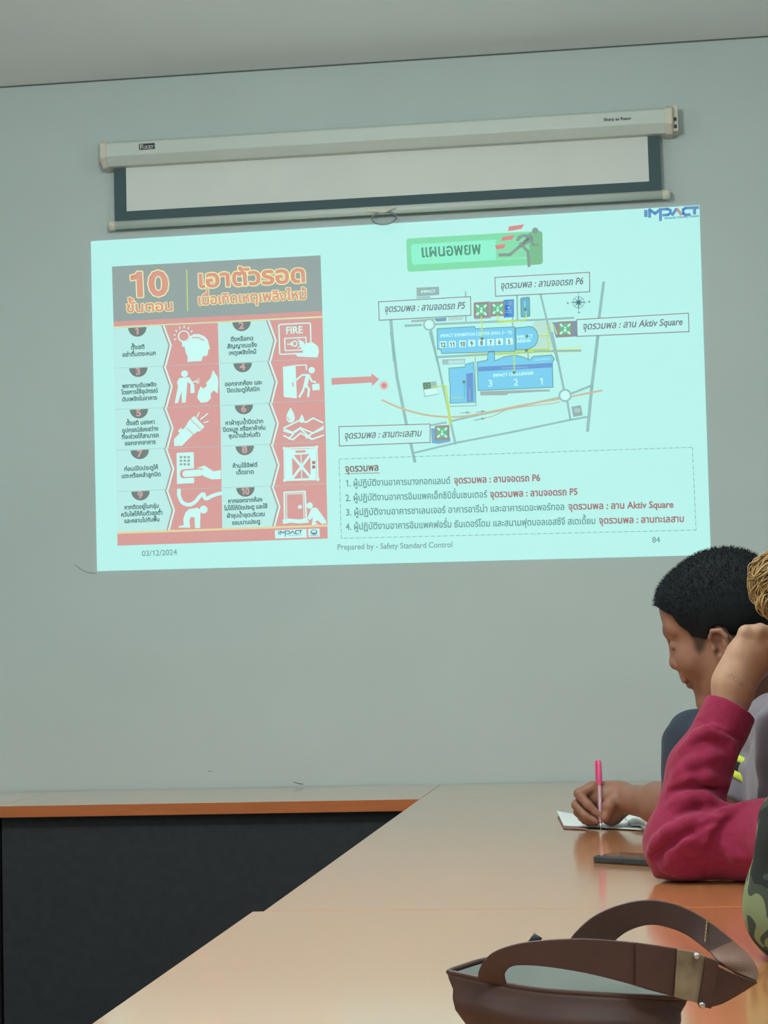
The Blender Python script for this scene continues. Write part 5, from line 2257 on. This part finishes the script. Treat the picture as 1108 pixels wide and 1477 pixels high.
fs.append(tuple((len(rows) - 1) * m + i for i in range(m))[::-1])
body = pyobj('bag_body', vs, fs, MT['leather'], bag)
so = body.modifiers.new('leather_thickness', 'SOLIDIFY')
so.thickness = .0022
so.offset = 0
# lining pocket inside
vs2, fs2 = [], []
for t, sc in ((.015, .965), (.22, .87), (.45, .76), (.9, .66)):
    for p in rows[0]:
        q = cxy + (p - cxy) * V(sc, sc * .96, 1)
        vs2.append(V(q[0], q[1], p[2] + (zb_ - p[2]) * t))
for j in range(3):
    for i in range(m):
        a, b = j * m + i, j * m + (i + 1) % m
        fs2.append((a, b, b + m, a + m))
fs2.append(tuple(3 * m + i for i in range(m)))
pyobj('lining', vs2, fs2, MT['lining'], bag)
# piped rim
bm = bmesh.new()
tube(bm, [p for p in rows[0]], .0022, 8, closed=True)
obj('rim_binding', bm, MT['leather'], bag, smooth=True)
def strap(name, top_px, bot_px, Ys, parent, mats=None, th=.0032, n=8, taper=None):
    """flat strap whose upper and lower edges follow two pixel curves at given depths"""
    A = catmull([Vector(cb6(x, y, Y)) for (x, y), Y in zip(top_px, [q if not isinstance(q, tuple) else q[0] for q in Ys])], n)
    B = catmull([Vector(cb6(x, y, Y)) for (x, y), Y in zip(bot_px, [q if not isinstance(q, tuple) else q[1] for q in Ys])], n)
    vs, fs, mi = [], [], []
    m = len(A)
    for i in range(m):
        a, b = A[i], B[i]
        t = (A[min(i + 1, m - 1)] - A[max(i - 1, 0)]) + (B[min(i + 1, m - 1)] - B[max(i - 1, 0)])
        w = (b - a).normalized()
        nrm = t.normalized().cross(w).normalized() * th / 2
        vs += [a + nrm, b + nrm, b - nrm, a - nrm]
    me_f = []
    for i in range(m - 1):
        o0, o1 = 4 * i, 4 * i + 4
        for k in range(4):
            fs.append((o0 + k, o0 + (k + 1) % 4, o1 + (k + 1) % 4, o1 + k))
            mi.append(1 if (k in (0, 2) and i > .70 * m) else 0)
    fs += [(3, 2, 1, 0), tuple(4 * (m - 1) + k for k in range(4))]
    mi += [0, 0]
    o = pyobj(name, vs, fs, mats or [MT['leather'], MT['leather']], parent, smooth=False)
    o.data.polygons.foreach_set('material_index', mi)
    b = o.modifiers.new('bevel', 'BEVEL')
    b.width = .0011
    b.segments = 2
    b.limit_method = 'ANGLE'
    b.angle_limit = .9
    return o


# front strap: rises from the front rim at the left and lies across to the fitting at the right
s1 = strap('front_strap', [(196, 312), (198, 285), (215, 252), (250, 222), (320, 198), (420, 186), (540, 183), (660, 192), (760, 204), (830, 216), (905, 232)],
           [(286, 326), (280, 302), (284, 285), (302, 270), (340, 266), (420, 272), (540, 292), (660, 322), (740, 346), (820, 366), (900, 384)],
           [1.503, 1.500, 1.498, 1.496, 1.494, 1.492, 1.492, 1.494, 1.497, 1.500, 1.504], bag)
# stitched patch near the fitting
strap('strap_patch', [(690, 194), (760, 204), (822, 214)], [(690, 332), (760, 350), (812, 362)], [1.490, 1.4925, 1.4955], bag, th=.002)
# the fitting: clouded plate and leather loop
strap('buckle_plate', [(822, 215), (866, 222), (912, 236)], [(812, 366), (856, 378), (898, 388)], [1.4925, 1.495, 1.498], bag, [MT['khaki'], MT['khaki']], th=.003)
strap('keeper_loop', [(912, 240), (930, 246), (950, 256)], [(888, 392), (905, 397), (926, 402)], [1.492, 1.493, 1.495], bag, th=.0052)
for c in ((884, 238, 1.489), (900, 392, 1.488)):
    bm = bmesh.new()
    p = Vector(cb6(*c))
    tube(bm, [p + Vector((0, .003, 0)), p - Vector((0, .001, 0)), p - Vector((0, .0018, 0))], [.0026, .0026, .0012], 12)
    obj('rivet', bm, MT['metal'], bag)
# back strap: big arch behind, folded at the far right and coming back to the keeper
s2 = strap('back_strap', [(470, 210), (500, 165), (560, 112), (640, 76), (724, 61), (800, 70), (870, 97), (940, 142), (1010, 200), (1055, 250), (1076, 290), (1070, 318)],
           [(600, 215), (630, 186), (662, 162), (700, 146), (745, 139), (795, 148), (846, 168), (892, 200), (930, 232), (950, 256), (1000, 288), (1062, 316)],
           [1.600, 1.600, 1.598, 1.595, 1.592, 1.588, 1.582, 1.572, 1.560, (1.552, 1.520), (1.545, 1.530), (1.538, 1.536)], bag, [MT['leather'], MT['leather_in']])
strap('strap_return', [(936, 262), (980, 284), (1030, 304), (1072, 318)], [(925, 398), (960, 388), (1010, 360), (1070, 322)], [1.508, 1.516, 1.526, 1.537], bag)
bm = bmesh.new()
for k in range(6):
    a = Vector(cb6(916 - 1.2 * k, 128 + 11 * k, 1.573 - .0016 * k))
    tube(bm, [a, a + Vector((-.0004, -.0006, -.0028))], .0006, 5)
obj('strap_stitching', bm, MT['thread'], s2)
# small zip-pull peak on the back rim
bm = bmesh.new()
tube(bm, [Vector(cb6(366, 200, 1.598)), Vector(cb6(378, 180, 1.598)), Vector(cb6(392, 190, 1.598))], [.004, .0045, .003], 8)
obj('zip_pull', bm, MT['dark'], bag, smooth=True)
